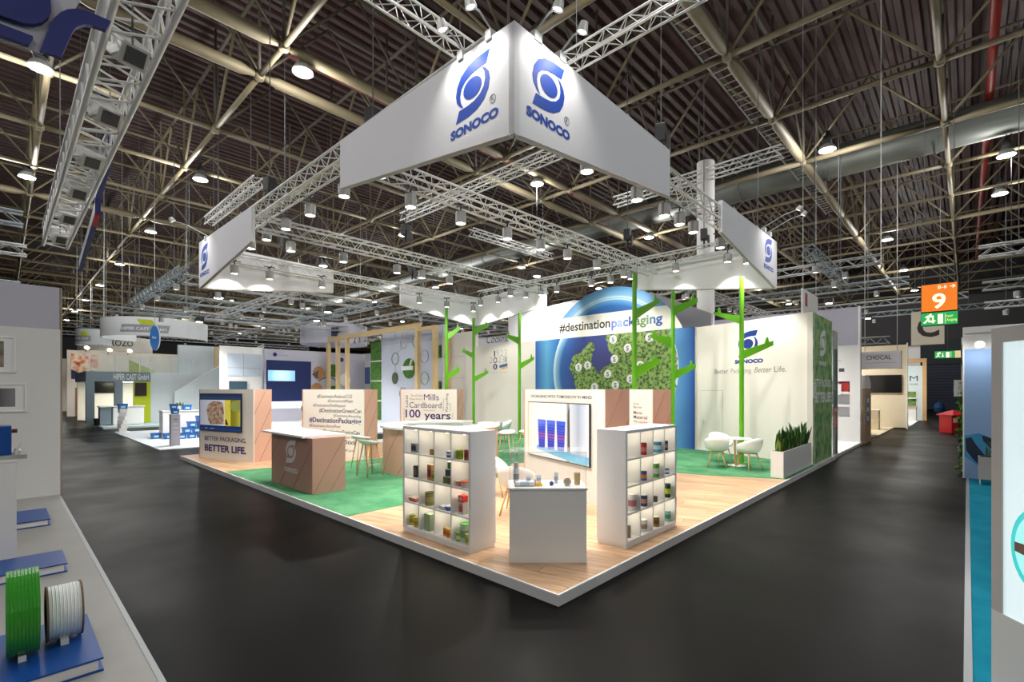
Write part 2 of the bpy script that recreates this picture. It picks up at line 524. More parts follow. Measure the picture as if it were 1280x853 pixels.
# ------------------------------------------------------------------ high-bay lamps of the hall
def bay_mesh():
    h = BM(); lathe(h, [(0, .62), (.06, .62), (.07, .45), (.15, .42), (.16, .12), (.05, .1), (0, .1)], n=16)
    r = BM(); lathe(r, [(.10, .12), (.20, .06), (.29, -.08), (.30, -.14), (.28, -.14), (.19, .04), (.09, .10)], n=18)
    g = BM(); lathe(g, [(0, -.06), (.2, -.06), (.275, -.10), (.275, -.13), (0, -.15)], n=18)
    c = BM(); rod(c, (0, 0, .6), (0, 0, 4.2), .012, n=5)
    out = []
    for nm, b_, m in (('housing', h, darkgrey), ('reflector', r, steel_dull), ('lens', g, lamp_glow), ('hanger', c, darkgrey)):
        me = bpy.data.meshes.new(nm); bmesh.ops.recalc_face_normals(b_, faces=b_.faces); b_.to_mesh(me); b_.free(); me.materials.append(m)
        for p in me.polygons: p.use_smooth = nm != 'hanger'
        out.append((nm, me))
    return out
BAY = bay_mesh()
hl = bpy.data.lights.new('hall_lamp_light', 'POINT'); hl.energy = HALL_W; hl.color = (1, .985, .955); hl.shadow_soft_size = .3
def high_bay(a, b, z, label, light=True):
    t = thing('high_bay_lamp', label, 'ceiling lamp', (a, b, z), 0, 'high-bay lamps under the hall roof')
    for nm, me in BAY: link(nm, me, None, t)
    if light:
        l = bpy.data.objects.new('lamp_light', hl); COL.objects.link(l); l.parent = t; l.location = (0, 0, -.45)
NEAR_BAYS = {(2.38, 11.46): 'lit high-bay lamp above the gap between the big front banner and the lattice truss',
             (2.38, 22.2): 'lit high-bay lamp between the silver truss and the small side banner, the nearer one',
             (2.38, 32.7): 'lit high-bay lamp just outside the small side banner, the farther one',
             (18.6, 1.07): 'lit high-bay lamp beyond the front banner beside the cable ladder',
             (24.1, -4.1): 'lit high-bay lamp near the red sprinkler pipe, the upper of two',
             (29.4, -4.1): 'lit high-bay lamp near the red sprinkler pipe, the lower of two',
             (13.15, 11.46): 'lit high-bay lamp seen just below the front banner corner',
             (-3.0, 16.9): 'lit high-bay lamp left of the big silver truss, the upper one',
             (-3.0, 27.5): 'lit high-bay lamp left of the big silver truss, the lower one',
             (13.15, 22.2): 'lit high-bay lamp over the middle of the stand behind its long truss'}
done = []
for (a, b), lb in NEAR_BAYS.items():
    high_bay(a, b, 11.75, lb); done.append((a, b))
for i in range(-2, 6):
    for j in range(-2, 9):
        a, b = 2.38 + 10.77 * i, .72 + 10.74 * j
        if a > 62 or any(math.hypot(a - p, b - q) < 6.5 for p, q in done): continue
        if in_view((a, b, 11.75), .1): high_bay(a, b, 11.75, 'small lit high-bay lamp far off under the hall roof')
        elif math.hypot(a + 3.8, b + 2.95) < 30:
            high_bay(a, b, 11.75, 'lit high-bay lamp over the aisle behind the viewpoint')

# ------------------------------------------------------------------ lattice trusses
def truss(label, p0, p1, w=.29, m=None, step=.5, r=.025, group=None, name='lattice_truss', lr=.012, hang=False):
    """box truss between two points: four chords, one zigzag lacing on each face"""
    m = m or steel
    p0, p1 = Vector(p0), Vector(p1); d = p1 - p0; L_ = d.length
    ang = math.atan2(d.y, d.x)
    t = thing(name, label, 'truss', p0, ang, group)
    h = w / 2
    ch = None
    for sy in (-1, 1):
        for sz in (-1, 1):
            if ch is None:
                q = build('chord', rod(BM(), (0, 0, 0), (L_, 0, 0), r, n=7), m, t, smooth=True); ch = q.data
            else: q = link('chord', ch, None, t)
            q.location = (0, sy * h, sz * h)
    n = max(2, int(round(L_ / step)) * 2); k = L_ / n
    lc = build('lacing', sweep(BM(), [(i * k, 0, h if i % 2 else -h) for i in range(n + 1)], lr, n=4), m, t); lc.location = (0, -h, 0)
    q = link('lacing', lc.data, None, t); q.location = (0, h, 0)
    lt = build('lacing', sweep(BM(), [(i * k, h if i % 2 else -h, 0) for i in range(n + 1)], lr, n=4), m, t); lt.location = (0, 0, h)
    q = link('lacing', lt.data, None, t); q.location = (0, 0, -h)
    if hang:
        for f in (.12, .88): build('hanger', rod(BM(), (L_ * f, 0, -h), (L_ * f, 0, 15.95 - p0.z), .01, n=4), darkgrey, t)
    return t

# ------------------------------------------------------------------ spot lamps on the trusses
def can_meshes():
    c = BM(); lathe(c, [(0, .13), (.10, .13), (.112, .11), (.112, -.12), (.10, -.12), (.095, -.09), (0, -.09)], n=16)
    g = BM(); lathe(g, [(0, -.092), (.094, -.092), (.094, -.1), (0, -.105)], n=16)
    k = BM(); bx(k, -.17, .17, -.014, .014, .255, .275); bx(k, -.014, .014, -.17, .17, .255, .275); bx(k, -.012, .012, -.012, .012, .13, .256)
    out = []
    for nm, b_, m in (('can', c, chrome), ('lens', g, lamp_glow), ('clamp', k, black)):
        me = bpy.data.meshes.new(nm); bmesh.ops.recalc_face_normals(b_, faces=b_.faces); b_.to_mesh(me); b_.free(); me.materials.append(m)
        out.append((nm, me))
    return out
CAN = can_meshes()
CAN_FAR = [(n_, m_.copy()) for n_, m_ in CAN]
CAN_FAR[1][1].materials.clear(); CAN_FAR[1][1].materials.append(lamp_dim)
sl = bpy.data.lights.new('spot_light', 'SPOT'); sl.energy = SPOT_W; sl.spot_size = math.radians(88); sl.spot_blend = .6; sl.color = (1, .94, .86); sl.shadow_soft_size = .07
wl_ = sl.copy(); wl_.energy = SPOT_W * .38
def spot(a, b, z, aim, label, light=True, group='spot lamps hung from the stand trusses', wash=False):
    t = thing('spot_lamp', label, 'spot lamp', (a, b, z), 0, group)
    for nm, me in (CAN if light else CAN_FAR): link(nm, me, None, t)
    if light:
        l = bpy.data.objects.new('spot_lamp_light', wl_ if wash else sl); COL.objects.link(l); l.parent = t; l.location = (0, 0, -.13)
        l.rotation_mode = 'QUATERNION'
        l.rotation_quaternion = (Vector(aim) - Vector((a, b, z))).to_track_quat('-Z', 'Y')
    return t
# ------------------------------------------------------------------ the stand: platform, planks, carpet
edge_white = mat('platform_edge', (226, 226, 226), .45)
SA, SB = 13.95, 14.75
bm = BM(); bx(bm, 0, SA, 0, SB, 0, S - .014)
plat = struct('floor_stand', bm, edge_white, 'raised white-edged platform of the corner stand')
for x0, x1, y0, y1 in ((0, SA, 0, .025), (0, .025, .025, SB)):
    box('edge_trim', x0, x1, y0, y1, S - .014, S + .004, white, plat)

CARPET = [(.03, 10.45), (.03, 4.32), (2.6, 4.34), (4.4, 5.1), (5.9, 6.2), (6.7, 5.8), (7.3, 3.6), (7.56, 2.26), (7.82, 1.41), (8.14, .75), (8.49, .03),
          (11.3, .03), (12.4, 3.8), (12.4, 12.5), (7.0, 12.5), (6.0, 9.4), (3.3, 9.85), (2.95, 9.91), (1.93, 10.14), (1.07, 10.27)]
def inside(p, poly):
    x, y = p; c = False
    for (x0, y0), (x1, y1) in zip(poly, poly[1:] + poly[:1]):
        if (y0 > y) != (y1 > y) and x < (x1 - x0) * (y - y0) / (y1 - y0) + x0: c = not c
    return c
def clip_rect(poly, xa, xb, ya, yb):
    def cut(pl, f, g):
        out = []
        for p, q in zip(pl, pl[1:] + pl[:1]):
            fp, fq = f(p), f(q)
            if fp >= 0: out.append(p)
            if (fp >= 0) != (fq >= 0):
                t = fp / (fp - fq); out.append((p[0] + (q[0] - p[0]) * t, p[1] + (q[1] - p[1]) * t))
        return out
    for f in (lambda p: p[0] - xa, lambda p: xb - p[0], lambda p: p[1] - ya, lambda p: yb - p[1]):
        poly = cut(poly, f, None)
        if len(poly) < 3: return []
    return poly
pm = plank_mat()
PW, PL_ = .24, 1.9
ang = math.atan2(-.960, .281); ca, sa = math.cos(ang), math.sin(ang)
plank_full = None
for r in range(-75, 75):
    for k in range(-12, 12):
        u0 = k * PL_ + (r * .73) % PL_; v0 = r * PW
        loc = lambda u, v: (u * ca - v * sa, u * sa + v * ca)
        g = .0025
        uv = [(u0 + g, v0 + g), (u0 + PL_ - g, v0 + g), (u0 + PL_ - g, v0 + PW - g), (u0 + g, v0 + PW - g)]
        w = [loc(*p) for p in uv]
        mid = (sum(p[0] for p in w) / 4, sum(p[1] for p in w) / 4)
        if mid[0] > 9 or (mid[0] > 6.2 and mid[1] > 5): continue      # hidden behind the walls and furniture
        if all(inside(p, CARPET) for p in w + [mid]): continue
        cl = clip_rect(w, .027, SA - .03, .027, SB - .02)
        if not cl: continue
        ox, oy = w[0]
        if cl == w or len(cl) == 4 and all(abs(p[0] - q[0]) + abs(p[1] - q[1]) < 1e-6 for p, q in zip(cl, w)):
            if plank_full is None:
                b_ = flatprism(BM(), [(0, 0), (PL_ - 2 * g, 0), (PL_ - 2 * g, PW - 2 * g), (0, PW - 2 * g)], S - .014, S)
                plank_full = bpy.data.meshes.new('plank'); bmesh.ops.recalc_face_normals(b_, faces=b_.faces); b_.to_mesh(plank_full); b_.free(); plank_full.materials.append(pm)
            o = link('plank', plank_full, None, plat)
        else:
            inv = [((p[0] - ox) * ca + (p[1] - oy) * sa, -(p[0] - ox) * sa + (p[1] - oy) * ca) for p in cl]
            if abs(sum(p[0] * q[1] - q[0] * p[1] for p, q in zip(inv, inv[1:] + inv[:1]))) < .004: continue
            o = build('plank', flatprism(BM(), inv, S - .014, S), pm, plat)
        o.location = (ox, oy, 0); o.rotation_euler = (0, 0, ang)
o = build('carpet', flatprism(BM(), CARPET, S - .013, S + .006), carpet)
tag(o, 'green carpet with curved edges laid over the wooden stand floor', 'carpet')

# ------------------------------------------------------------------ free-standing display panels with kraft sides
def board_thing(name, label, cat, PLc, PRc, base=0.):
    rz = math.atan2(PRc[1] - PLc[1], PRc[0] - PLc[0])
    return thing(name, label, cat, (PLc[0], PLc[1], base), rz), math.hypot(PRc[0] - PLc[0], PRc[1] - PLc[1])
PZ = 2.16
def display_panel(label, PLc, PRc, t_=.56, strip=True):
    t, L_ = board_thing('info_stand', label, 'display panel', PLc, PRc)
    box('body', 0, L_, .02, t_, S, PZ, pink, t)
    box('face_board', .05 if strip else 0, L_ - .004, 0, .02, S, PZ - .002, offwhite, t)
    if strip: box('edge_strip', 0, .05, .004, .02, S, PZ, pink, t)
    for z0 in (1.45, .62, -.2):     # slanting joints in the kraft side
        za, zb = max(z0, S), min(z0 + 1.05, PZ)
        ya, yb = .02 + (za - z0) / 1.05 * (t_ - .02), .02 + (zb - z0) / 1.05 * (t_ - .02)
        if zb - za < .1: continue
        build('joint', rod(BM(), (L_ + .001, ya, za + .01), (L_ + .001, yb, zb - .01), .006, n=4), pink_dark, t)
    return t, L_

def screen(parent, x0, x1, z0, z1, y, depth=.07, name='television'):
    t = parent
    box('case', x0, x1, y - depth, y, z0, z1, black, t, bev=.006)
    return t

# "better packaging" panel with a television
t, L_ = display_panel('kraft and white panel reading BETTER LIFE with a screen of granola and banana', (.33, 14.01), (1.05, 11.55))
text('BETTER PACKAGING.', .29, .64, 1.95, .125, 0, ink, t, bold=.012)
text('BETTER LIFE.', .29, .33, 1.95, .2, 0, navy, t, bold=.035)
tv = thing('television', 'wide television showing granola and banana on the BETTER LIFE panel', 'television', t.location, t.rotation_euler.z)
screen(tv, .10, 2.08, .93, 2.04, -.01, .035)
y_ = -.046
slab('picture', rect(.12, 2.06, .95, 2.02), y_, y_ - .002, gradient_mat('tv_bars', 2, .95, 2.02, [(0, (40, 66, 120)), (.12, (30, 50, 100)), (.9, (50, 66, 96)), (1, (36, 48, 80))], .25, .35), tv)
slab('picture', rect(.14, 1.33, 1.10, 1.85), y_ - .002, y_ - .003, gradient_mat('tv_grey', 0, .1, 1.35, [(0, (170, 174, 190)), (1, (222, 224, 230))], .3, .3), tv)
slab('picture', [(.45, 1.55), (.55, 1.72), (.72, 1.80), (1.05, 1.82), (1.24, 1.76), (1.30, 1.55), (1.28, 1.15), (.62, 1.12), (.52, 1.3)], y_ - .003, y_ - .004,
     foliage_mat('tv_granola', (110, 64, 46), (190, 138, 100), (236, 214, 196), 9), tv)
slab('picture', rect(1.33, 2.04, 1.10, 1.85), y_ - .002, y_ - .003, gradient_mat('tv_banana', 0, 1.33, 2.05, [(0, (226, 204, 70)), (.35, (220, 208, 86)), (.42, (120, 130, 30)), (.7, (150, 140, 40)), (1, (196, 190, 90))], .3, .3), tv)
slab('picture', [(1.55, 1.68), (1.7, 1.82), (2.04, 1.82), (2.04, 1.55), (1.72, 1.52)], y_ - .003, y_ - .004, mat('tv_green', (206, 214, 120), .3), tv)
slab('picture', [(1.36, 1.14), (1.5, 1.12), (1.42, 1.28), (1.37, 1.3)], y_ - .004, y_ - .005, mat('tv_brown', (86, 60, 30), .3), tv)
for i, x in enumerate((.38, .62, .72)): slab('picture', rect(x, x + .12, 1.005, 1.02), y_ - .002, y_ - .003, white_print, tv)

# hashtag panel
t, L_ = display_panel('white panel with a list of hashtag lines beside the bar stools', (2.73, 12.33), (3.46, 9.83))
for s_, x, w, z, h, m, bd in (('#DestinationReduceCO2', .68, 1.46, 1.90, .10, ink, 0), ('#DestinationAllPaper', 1.13, 1.06, 1.77, .085, ink, 0), ('#DestinationShelfAppeal', .5, 1.36, 1.63, .085, ink, 0),
        ('#DestinationGreenCan', .77, 1.73, 1.46, .12, ink, .01), ('#DestinationRecycling', 1.37, 1.11, 1.33, .075, ink, 0), ('#DestinationPackaging', .33, 2.17, 1.15, .15, navy, .02),
        ('#DestinationSonoPost', .33, 1.34, 1.00, .085, ink, 0), ('#DestinationEnviroCan', .87, 1.57, .83, .11, ink, .01), ('#DestinationPaper Rolls', 1.17, 1.15, .70, .07, ink, 0),
        ('#DestinationStick', .6, 1.72, .53, .12, ink, .015), ('#Destination4Cans', 1.1, 1.1, .31, .07, ink, 0)):
    text(s_, x, z, w, h, 0, m, t, bold=bd)

# "100 years" panel
t, L_ = display_panel('white word-cloud panel reading 100 years behind the curved bar', (6.55, 12.65), (7.48, 10.43))
K = .927
for s_, x, w, z, h, m, bd in (('Mills', 1.13, .68, 1.73, .24, navy, .0), ('Cardboard', .46, 1.46, 1.42, .22, navy, .0), ('100', .28, .69, 1.03, .32, navy, .015), ('years', 1.15, 1.17, .99, .30, navy, .015),
        ('SonoTube', .54, .53, 1.87, .09, ink_light, 0), ('Paperboard', .47, .6, 1.74, .07, ink_light, 0), ('Innovation', 1.13, .51, 1.30, .06, ink_light, 0), ('Company', .44, .46, .90, .05, ink_light, 0)):
    text(s_, x * K, 2.16 - (2.16 - z) * K, w * K, h * K, 0, m, t, bold=bd)
for s_, x, z, w, h, m in (('Label', .385, 1.44, .47, .11, ink), ('Recycling', 2.2, 1.29, .71, .1, ink), ('Add Value', 2.03, 1.30, .5, .06, ink_light), ('Textile', 2.33, 1.31, .31, .06, ink_light), ('Spiral Wound', .23, .91, .46, .06, ink_light), ('Tubes', 2.43, .98, .25, .05, ink_light)):
    text(s_, x * K, 2.16 - (2.16 - z) * K, w * K, h * K, 0, m, t, vert=True)

# "packaging with tomorrow in mind" panel with a big television
t, L_ = display_panel('white panel reading PACKAGING WITH TOMORROW IN MIND with a large screen of blue cups', (4.121, 4.165), (3.308, 1.570))
text('PACKAGING WITH TOMORROW IN MIND', .31, 1.99, 2.06, .055, 0, ink, t, bold=.01)
tv = thing('television', 'large television showing three ribbed blue cups', 'television', t.location, t.rotation_euler.z)
screen(tv, .24, 2.36, .765, 1.90, -.012, .03)
y_ = -.043
slab('picture', rect(.26, 2.34, .785, 1.885), y_, y_ - .002, gradient_mat('tv_kitchen', 0, .26, 2.34, [(0, (226, 214, 200)), (.14, (236, 230, 224)), (.2, (222, 224, 228)), (.66, (232, 234, 236)), (.7, (120, 124, 130)), (.73, (206, 212, 220)), (.85, (160, 172, 192)), (1, (214, 222, 232))], .08, .22), tv)
slab('picture', rect(.62, 1.66, .92, 1.86), y_ - .002, y_ - .003, mat('tv_white', (216, 222, 228), .1, emit=.15), tv)
slab('picture', [(.6, .92), (.6, 1.0), (2.34, .94), (2.34, .80), (1.9, .79)], y_ - .003, y_ - .004, gradient_mat('tv_table', 2, .79, 1.0, [(0, (120, 190, 220)), (1, (80, 150, 200))], .1, .3), tv)
cup = gradient_mat('tv_cup', 2, .94, 1.6, [(0, (38, 56, 168)), (.3, (50, 66, 186)), (.36, (112, 70, 160)), (.5, (112, 72, 164)), (.54, (48, 66, 184)), (.85, (56, 88, 200)), (1, (30, 48, 160))], .1, .35)
rib = mat('tv_cup_rib', (34, 44, 140), .1)
for x in (.66, 1.0, 1.34):
    slab('picture', [(x + .03, .96), (x + .25, .96), (x + .29, 1.54), (x - .01, 1.54)], y_ - .004, y_ - .005, cup, tv)
    for k in range(9): slab('picture', rect(x + .02, x + .26, 1.0 + k * .055, 1.012 + k * .055), y_ - .005, y_ - .006, rib, tv)
slab('picture', [(1.70, 1.02), (1.78, .95), (1.76, 1.84), (1.70, 1.7)], y_ - .003, y_ - .004, darkgrey, tv)

# second panel behind it
t, L_ = display_panel('white panel with short lines on mono-material packaging behind the product shelf', (6.515, 4.380), (5.750, 1.937))
for s_, x, w, z, h, bd in (('Low', 1.99, .17, 1.82, .05, 0), ('Barrier', 1.99, .27, 1.74, .055, 0), ('Mono-', 1.99, .29, 1.61, .075, .01), ('Material', 1.99, .42, 1.51, .075, .01), ('70% recycled', 1.99, .42, 1.42, .05, 0), ('Recyclable', 1.99, .35, 1.33, .05, 0)):
    text(s_, x, z, w, h, 0, ink, t, bold=bd)

# ------------------------------------------------------------------ big walls of the stand
# mural wall: local x = distance from its far left end
t, L_ = board_thing('mural_wall', 'cream wall with a blue planet and forest mural under a hashtag banner line', 'wall panel', (12.45, 15.0), (12.45, 3.80))
box('wall_board', -.6, L_, .0, .14, S, 4.30, cream, t)
PCX, PCZ, PR_, HR = 7.85, 2.9, 2.78, 3.23
mural_blue = gradient_mat('mural_blue', 0, 4.05, 11.2, [(0, (30, 84, 168)), (.09, (96, 166, 214)), (.17, (40, 110, 190)), (.8, (40, 110, 190)), (.9, (96, 160, 214)), (1, (12, 66, 150))], .55)
slab('blue_board', rect(4.05, L_ - .002, S, 4.30), 0, -.008, mural_blue, t)
arc = lambda r, z0, n=36: (lambda a0: [(PCX + r * math.cos(a), PCZ + r * math.sin(a)) for a in [a0 + (math.pi - 2 * a0) * i / n for i in range(n + 1)]])(math.asin((z0 - PCZ) / r))
halo = radial_mat('mural_halo', PCX, PCZ, HR, [(0, (60, 130, 196)), (.86, (58, 128, 194)), (.875, (196, 220, 236)), (.9, (120, 176, 216)), (1, (78, 142, 200))], .55)
slab('halo_board', arc(HR, 5.15), .02, -.012, halo, t)
slab('planet_top', arc(PR_, 5.15), -.012, -.015, radial_mat('mural_planet_top', PCX, PCZ, PR_, [(0, (20, 70, 150)), (.9, (34, 96, 170)), (.975, (88, 158, 208)), (1, (210, 228, 240))], .55), t)
za = math.asin((4.3 - PCZ) / HR); zb = math.asin((5.15 - PCZ) / HR)
band = [(PCX + HR * math.cos(za + (zb - za) * i / 8), PCZ + HR * math.sin(za + (zb - za) * i / 8)) for i in range(9)]
band = band + [(2 * PCX - x, z) for x, z in reversed(band)]
slab('white_band', band, .02, -.02, offwhite, t)
text('#destination', 5.40, 4.58, 2.47, .36, -.02, mat('black_print', (46, 44, 46), .6), t, bold=.02)
pack = gradient_mat('pack_print', 0, 7.9, 10.1, [(0, (84, 104, 200)), (.2, (150, 176, 226)), (.3, (70, 120, 200)), (.42, (40, 60, 130)), (.55, (96, 132, 82)), (.7, (110, 150, 96)), (.8, (70, 120, 180)), (1, (50, 84, 176))], .6)
text('packaging', 7.93, 4.56, 2.10, .36, -.02, pack, t, bold=.03)
lowdisc = [(x, z) for x, z in disc_poly(PCX, PCZ, PR_, n=64)]
def clipz(poly, z0, z1): return clip_rect(poly, -99, 99, z0, z1)
planet = radial_mat('mural_planet', PCX, PCZ, PR_, [(0, (64, 62, 120)), (.6, (50, 66, 134)), (.86, (44, 96, 168)), (.95, (130, 180, 216)), (1, (226, 236, 242))], .55)
slab('planet', clipz(lowdisc, S, 4.298), -.008, -.012, planet, t)
forest = foliage_mat('mural_forest', (16, 34, 20), (66, 100, 50), (146, 172, 98), 7.5)
land = [(5.9, 3.08), (6.0, 3.25), (6.09, 3.51), (6.3, 3.6), (6.54, 3.67), (6.7, 3.86), (6.83, 3.98), (7.01, 4.04), (7.15, 3.84), (7.05, 3.52), (7.0, 3.3), (7.08, 3.1), (7.22, 2.83), (7.4, 2.86), (7.54, 2.97), (7.81, 3.08), (7.94, 3.3),
        (8.0, 3.45), (7.88, 3.6), (7.74, 3.9), (7.71, 4.297), (10.25, 4.297), (10.42, 4.0), (10.55, 3.4), (10.58, 2.9), (10.5, 2.2), (10.2, 1.5), (9.6, .9), (8.8, .6), (7.0, .7), (6.3, 1.3), (6.24, 2.2), (6.09, 2.76)]
rag = []
random.seed(3)
for (x0, z0), (x1, z1) in zip(land, land[1:] + land[:1]):
    n_ = max(1, int(math.hypot(x1 - x0, z1 - z0) / .09))
    for i in range(n_):
        f = i / n_; j = .06 if 0 < i else 0
        zz = z0 + (z1 - z0) * f + random.uniform(-j, j)
        rag.append((x0 + (x1 - x0) * f + random.uniform(-j, j), min(zz, 4.297)))
slab('forest', rag, -.012, -.016, forest, t)
for i, (x, z) in enumerate(((8.0, 4.09), (8.63, 3.72), (8.06, 3.33), (6.38, 3.07), (6.82, 3.13), (7.76, 2.76), (8.75, 2.55), (8.1, 2.33), (9.52, 4.05), (7.15, 2.25), (9.15, 3.05))):
    b_ = slab('badge', disc_poly(x, z, .165), -.016, -.022, white_print, t)
    text('S', x - .055, z - .075, .11, .16, -.022, navy, b_, bold=.02)
    slab('badge_line', rect(x - .07, x + .07, z - .115, z - .10), -.022, -.0235, navy, b_)
# anniversary mark
text('1', 1.42, 3.74, .09, .27, 0, ink, t, bold=.02); text('923', 1.58, 3.74, .70, .27, 0, ink_light, t, bold=-.02)
text('2', 1.12, 3.43, .22, .27, 0, ink_light, t, bold=-.02); text('O', 1.38, 3.43, .27, .27, 0, ink, t, bold=.02); text('23', 1.71, 3.43, .42, .27, 0, ink_light, t, bold=-.02)
for x in (2.17, 2.24): slab('mark_bar', rect(x, x + .03, 3.43, 3.70), 0, -.003, ink, t)
b_ = slab('mark_disc', disc_poly(1.51, 3.25, .14), 0, -.003, navy, t); text('S', 1.45, 3.18, .12, .15, -.003, white_print, b_, bold=.03)
slab('mark_ribbon', [(1.80, 3.30), (2.32, 3.39), (2.32, 3.24), (1.80, 3.18)], 0, -.003, mat('ribbon_blue', (52, 100, 160), .6), t)
slab('mark_ribbon', [(1.82, 3.18), (2.34, 3.23), (2.34, 3.16), (2.0, 3.09)], 0, -.003, mat('ribbon_orange', (232, 170, 122), .6), t)
text('Celebrating 100 years of better life', 1.13, 2.96, 1.15, .035, 0, ink_light, t)
# faint joint of the wall boards and a flush door
slab('board_joint', rect(3.30, 3.31, S, 2.3), 0, -.002, pink_dark, t)

# cream wall with the flush door
t, L_ = board_thing('logo_wall', 'tall cream wall with blue logo and a flush door behind the white chairs', 'wall panel', (12.54, 3.82), (11.38, .13))
box('wall_board', 0, L_, 0, .14, S, 4.28, cream, t)
s_logo(1.96, 3.56, .66, .80, 0, blue_dark, t)
text('SONOCO', 1.51, 2.97, .95, .125, 0, blue_dark, t, bold=.06)
pale = mat('grey_print', (120, 118, 112), .6)
text('Better', .77, 2.67, .51, .15, 0, pale, t); text('Packaging.', 1.37, 2.67, .72, .15, 0, ink_light, t); text('Better', 2.17, 2.67, .55, .16, 0, pale, t, shear=.3); text('Life.', 2.80, 2.67, .36, .16, 0, pale, t)
d_ = slab('flush_door', rect(.22, 1.06, S + .01, 2.12), -.001, -.006, cream, t)
for r_ in (rect(.21, .22, S, 2.13), rect(1.06, 1.07, S, 2.13), rect(.21, 1.07, 2.12, 2.13)): slab('door_gap', r_, 0, -.004, mat('gap_shadowline', (168, 162, 150), .8), t)
box('door_handle', .28, .40, -.05, -.03, 1.08, 1.10, steel, d_); box('handle_plate', .275, .305, -.012, -.006, 1.0, 1.18, steel, d_)

# forest photo wall on the aisle side
t, L_ = board_thing('photo_wall', 'forest photo wall reading BETTER LIFE at the aisle end of the stand', 'wall panel', (11.36, .10), (13.86, .10))
box('wall_board', 0, L_, .004, .14, S, 4.26, cream, t)
slab('photo_print', rect(.0, L_, S, 4.26), .004, -.004, foliage_mat('forest_print', (52, 112, 76), (98, 152, 100), (158, 192, 124), 3.4), t)
s_logo(1.2, 3.50, .75, .78, -.004, white_print, t)
text('SONOCO', .75, 2.86, .92, .12, -.004, white_print, t, bold=.06)
text('BETTER PACKAGING.', .12, 2.24, 2.3, .22, -.004, white_print, t, bold=.03)
text('BETTER LIFE.', .12, 1.80, 2.3, .30, -.004, white_print, t, bold=.05)
def paper_sign(label, loc, rz):
    q = thing('paper_sign', label, 'paper sign', loc, rz)
    slab('sheet', rect(0, .30, 0, .42), 0, -.003, white_print, q)
    for i, s_ in enumerate(('9', 'C', '14')): text(s_, .12 if i < 2 else .1, .29 - .125 * i, .06 if i < 2 else .1, .09, -.003, ink, q)
paper_sign('white paper stand number taped to the corner of the forest photo wall', (11.36, .085, 1.93), 0)

# ------------------------------------------------------------------ reception counter
t = thing('reception_counter', 'brown kraft reception counter with white top and pale logo', 'counter', (.34, 8.32, 0), math.radians(-90))
CL, CD, CH = 2.05, .68, 1.20      # local x along its front from far to near end, y into the counter
box('body', 0, CL, 0, CD, S + .006, CH, brown, t)
slab('counter_top', rect(-.32, CL - .22, CH, CH + .04), -.10, CD + .12, white_top, t)
for x0 in (-.5, .45, 1.15):     # slanting joints on the front
    xa, za, xb, zb = x0, S + .01, x0 + 1.05, CH
    if xa < 0: za += (-xa) / 1.05 * 1.09; xa = .01
    if xb > CL: zb -= (xb - CL) / 1.05 * 1.09; xb = CL - .01
    build('joint', rod(BM(), (xa, -.001, za), (xb, -.001, zb), .005, n=4), pink_dark, t)
for y0 in (.02, .36):
    yb = min(CD, y0 + .62); build('joint', rod(BM(), (CL + .001, y0, S + .01 + (0 if y0 < .1 else .0)), (CL + .001, yb, S + (yb - y0) / .62 * 1.05), .005, n=4), pink_dark, t)
s_logo(1.04, .865, .5, .5, 0, silver_print, t)
text('SONOCO', .72, .44, .66, .10, 0, silver_print, t, bold=.06)

# ------------------------------------------------------------------ curved bar counter
t = thing('bar_counter', 'round pink-kraft bar counter with white top and open back', 'bar counter', (4.09, 7.04, 0), math.radians(-46.66))
a0, a1, N = math.radians(62), math.radians(375), 64
def ring_arc(ri, ro, z0, z1, n=N):
    b_ = BM(); rows = []
    for i in range(n + 1):
        a = a0 + (a1 - a0) * i / n; c_, s_ = math.cos(a), math.sin(a)
        rows.append([b_.verts.new(p) for p in ((ri * c_, ri * s_, z0), (ro * c_, ro * s_, z0), (ro * c_, ro * s_, z1), (ri * c_, ri * s_, z1))])
    for p, q in zip(rows, rows[1:]):
        for k in range(4): b_.faces.new((p[k], q[k], q[(k + 1) % 4], p[(k + 1) % 4]))
    b_.faces.new(rows[0]); b_.faces.new(list(reversed(rows[-1])))
    return b_
build('outer_shell', ring_arc(1.44, 1.47, S + .006, 1.21), pink, t)
build('inner_shell', ring_arc(1.02, 1.05, S + .006, 1.21), white_matt, t)
build('counter_top', ring_arc(.97, 1.54, 1.21, 1.26), white_top, t)
for a in (a0, a1):
    c_, s_ = math.cos(a), math.sin(a); b_ = BM(); tx, ty = -s_ * .015, c_ * .015
    vv = [b_.verts.new(p) for p in ((1.02 * c_ - tx, 1.02 * s_ - ty, S + .006), (1.46 * c_ - tx, 1.46 * s_ - ty, S + .006), (1.46 * c_ + tx, 1.46 * s_ + ty, S + .006), (1.02 * c_ + tx, 1.02 * s_ + ty, S + .006))]
    b_.faces.new(vv); ex = bmesh.ops.extrude_face_region(b_, geom=b_.faces[:]); bmesh.ops.translate(b_, verts=[v for v in ex['geom'] if isinstance(v, bmesh.types.BMVert)], vec=(0, 0, 1.09))
    build('end_panel', b_, white_matt, t)
for k in range(8):
    st = math.radians(150 + k * 28); pts = [(1.471 * math.cos(st + .55 * i / 8), 1.471 * math.sin(st + .55 * i / 8), S + .02 + 1.07 * i / 8) for i in range(9)]
    if st + .55 < a1: build('joint', sweep(BM(), pts, .005, n=4), pink_dark, t)
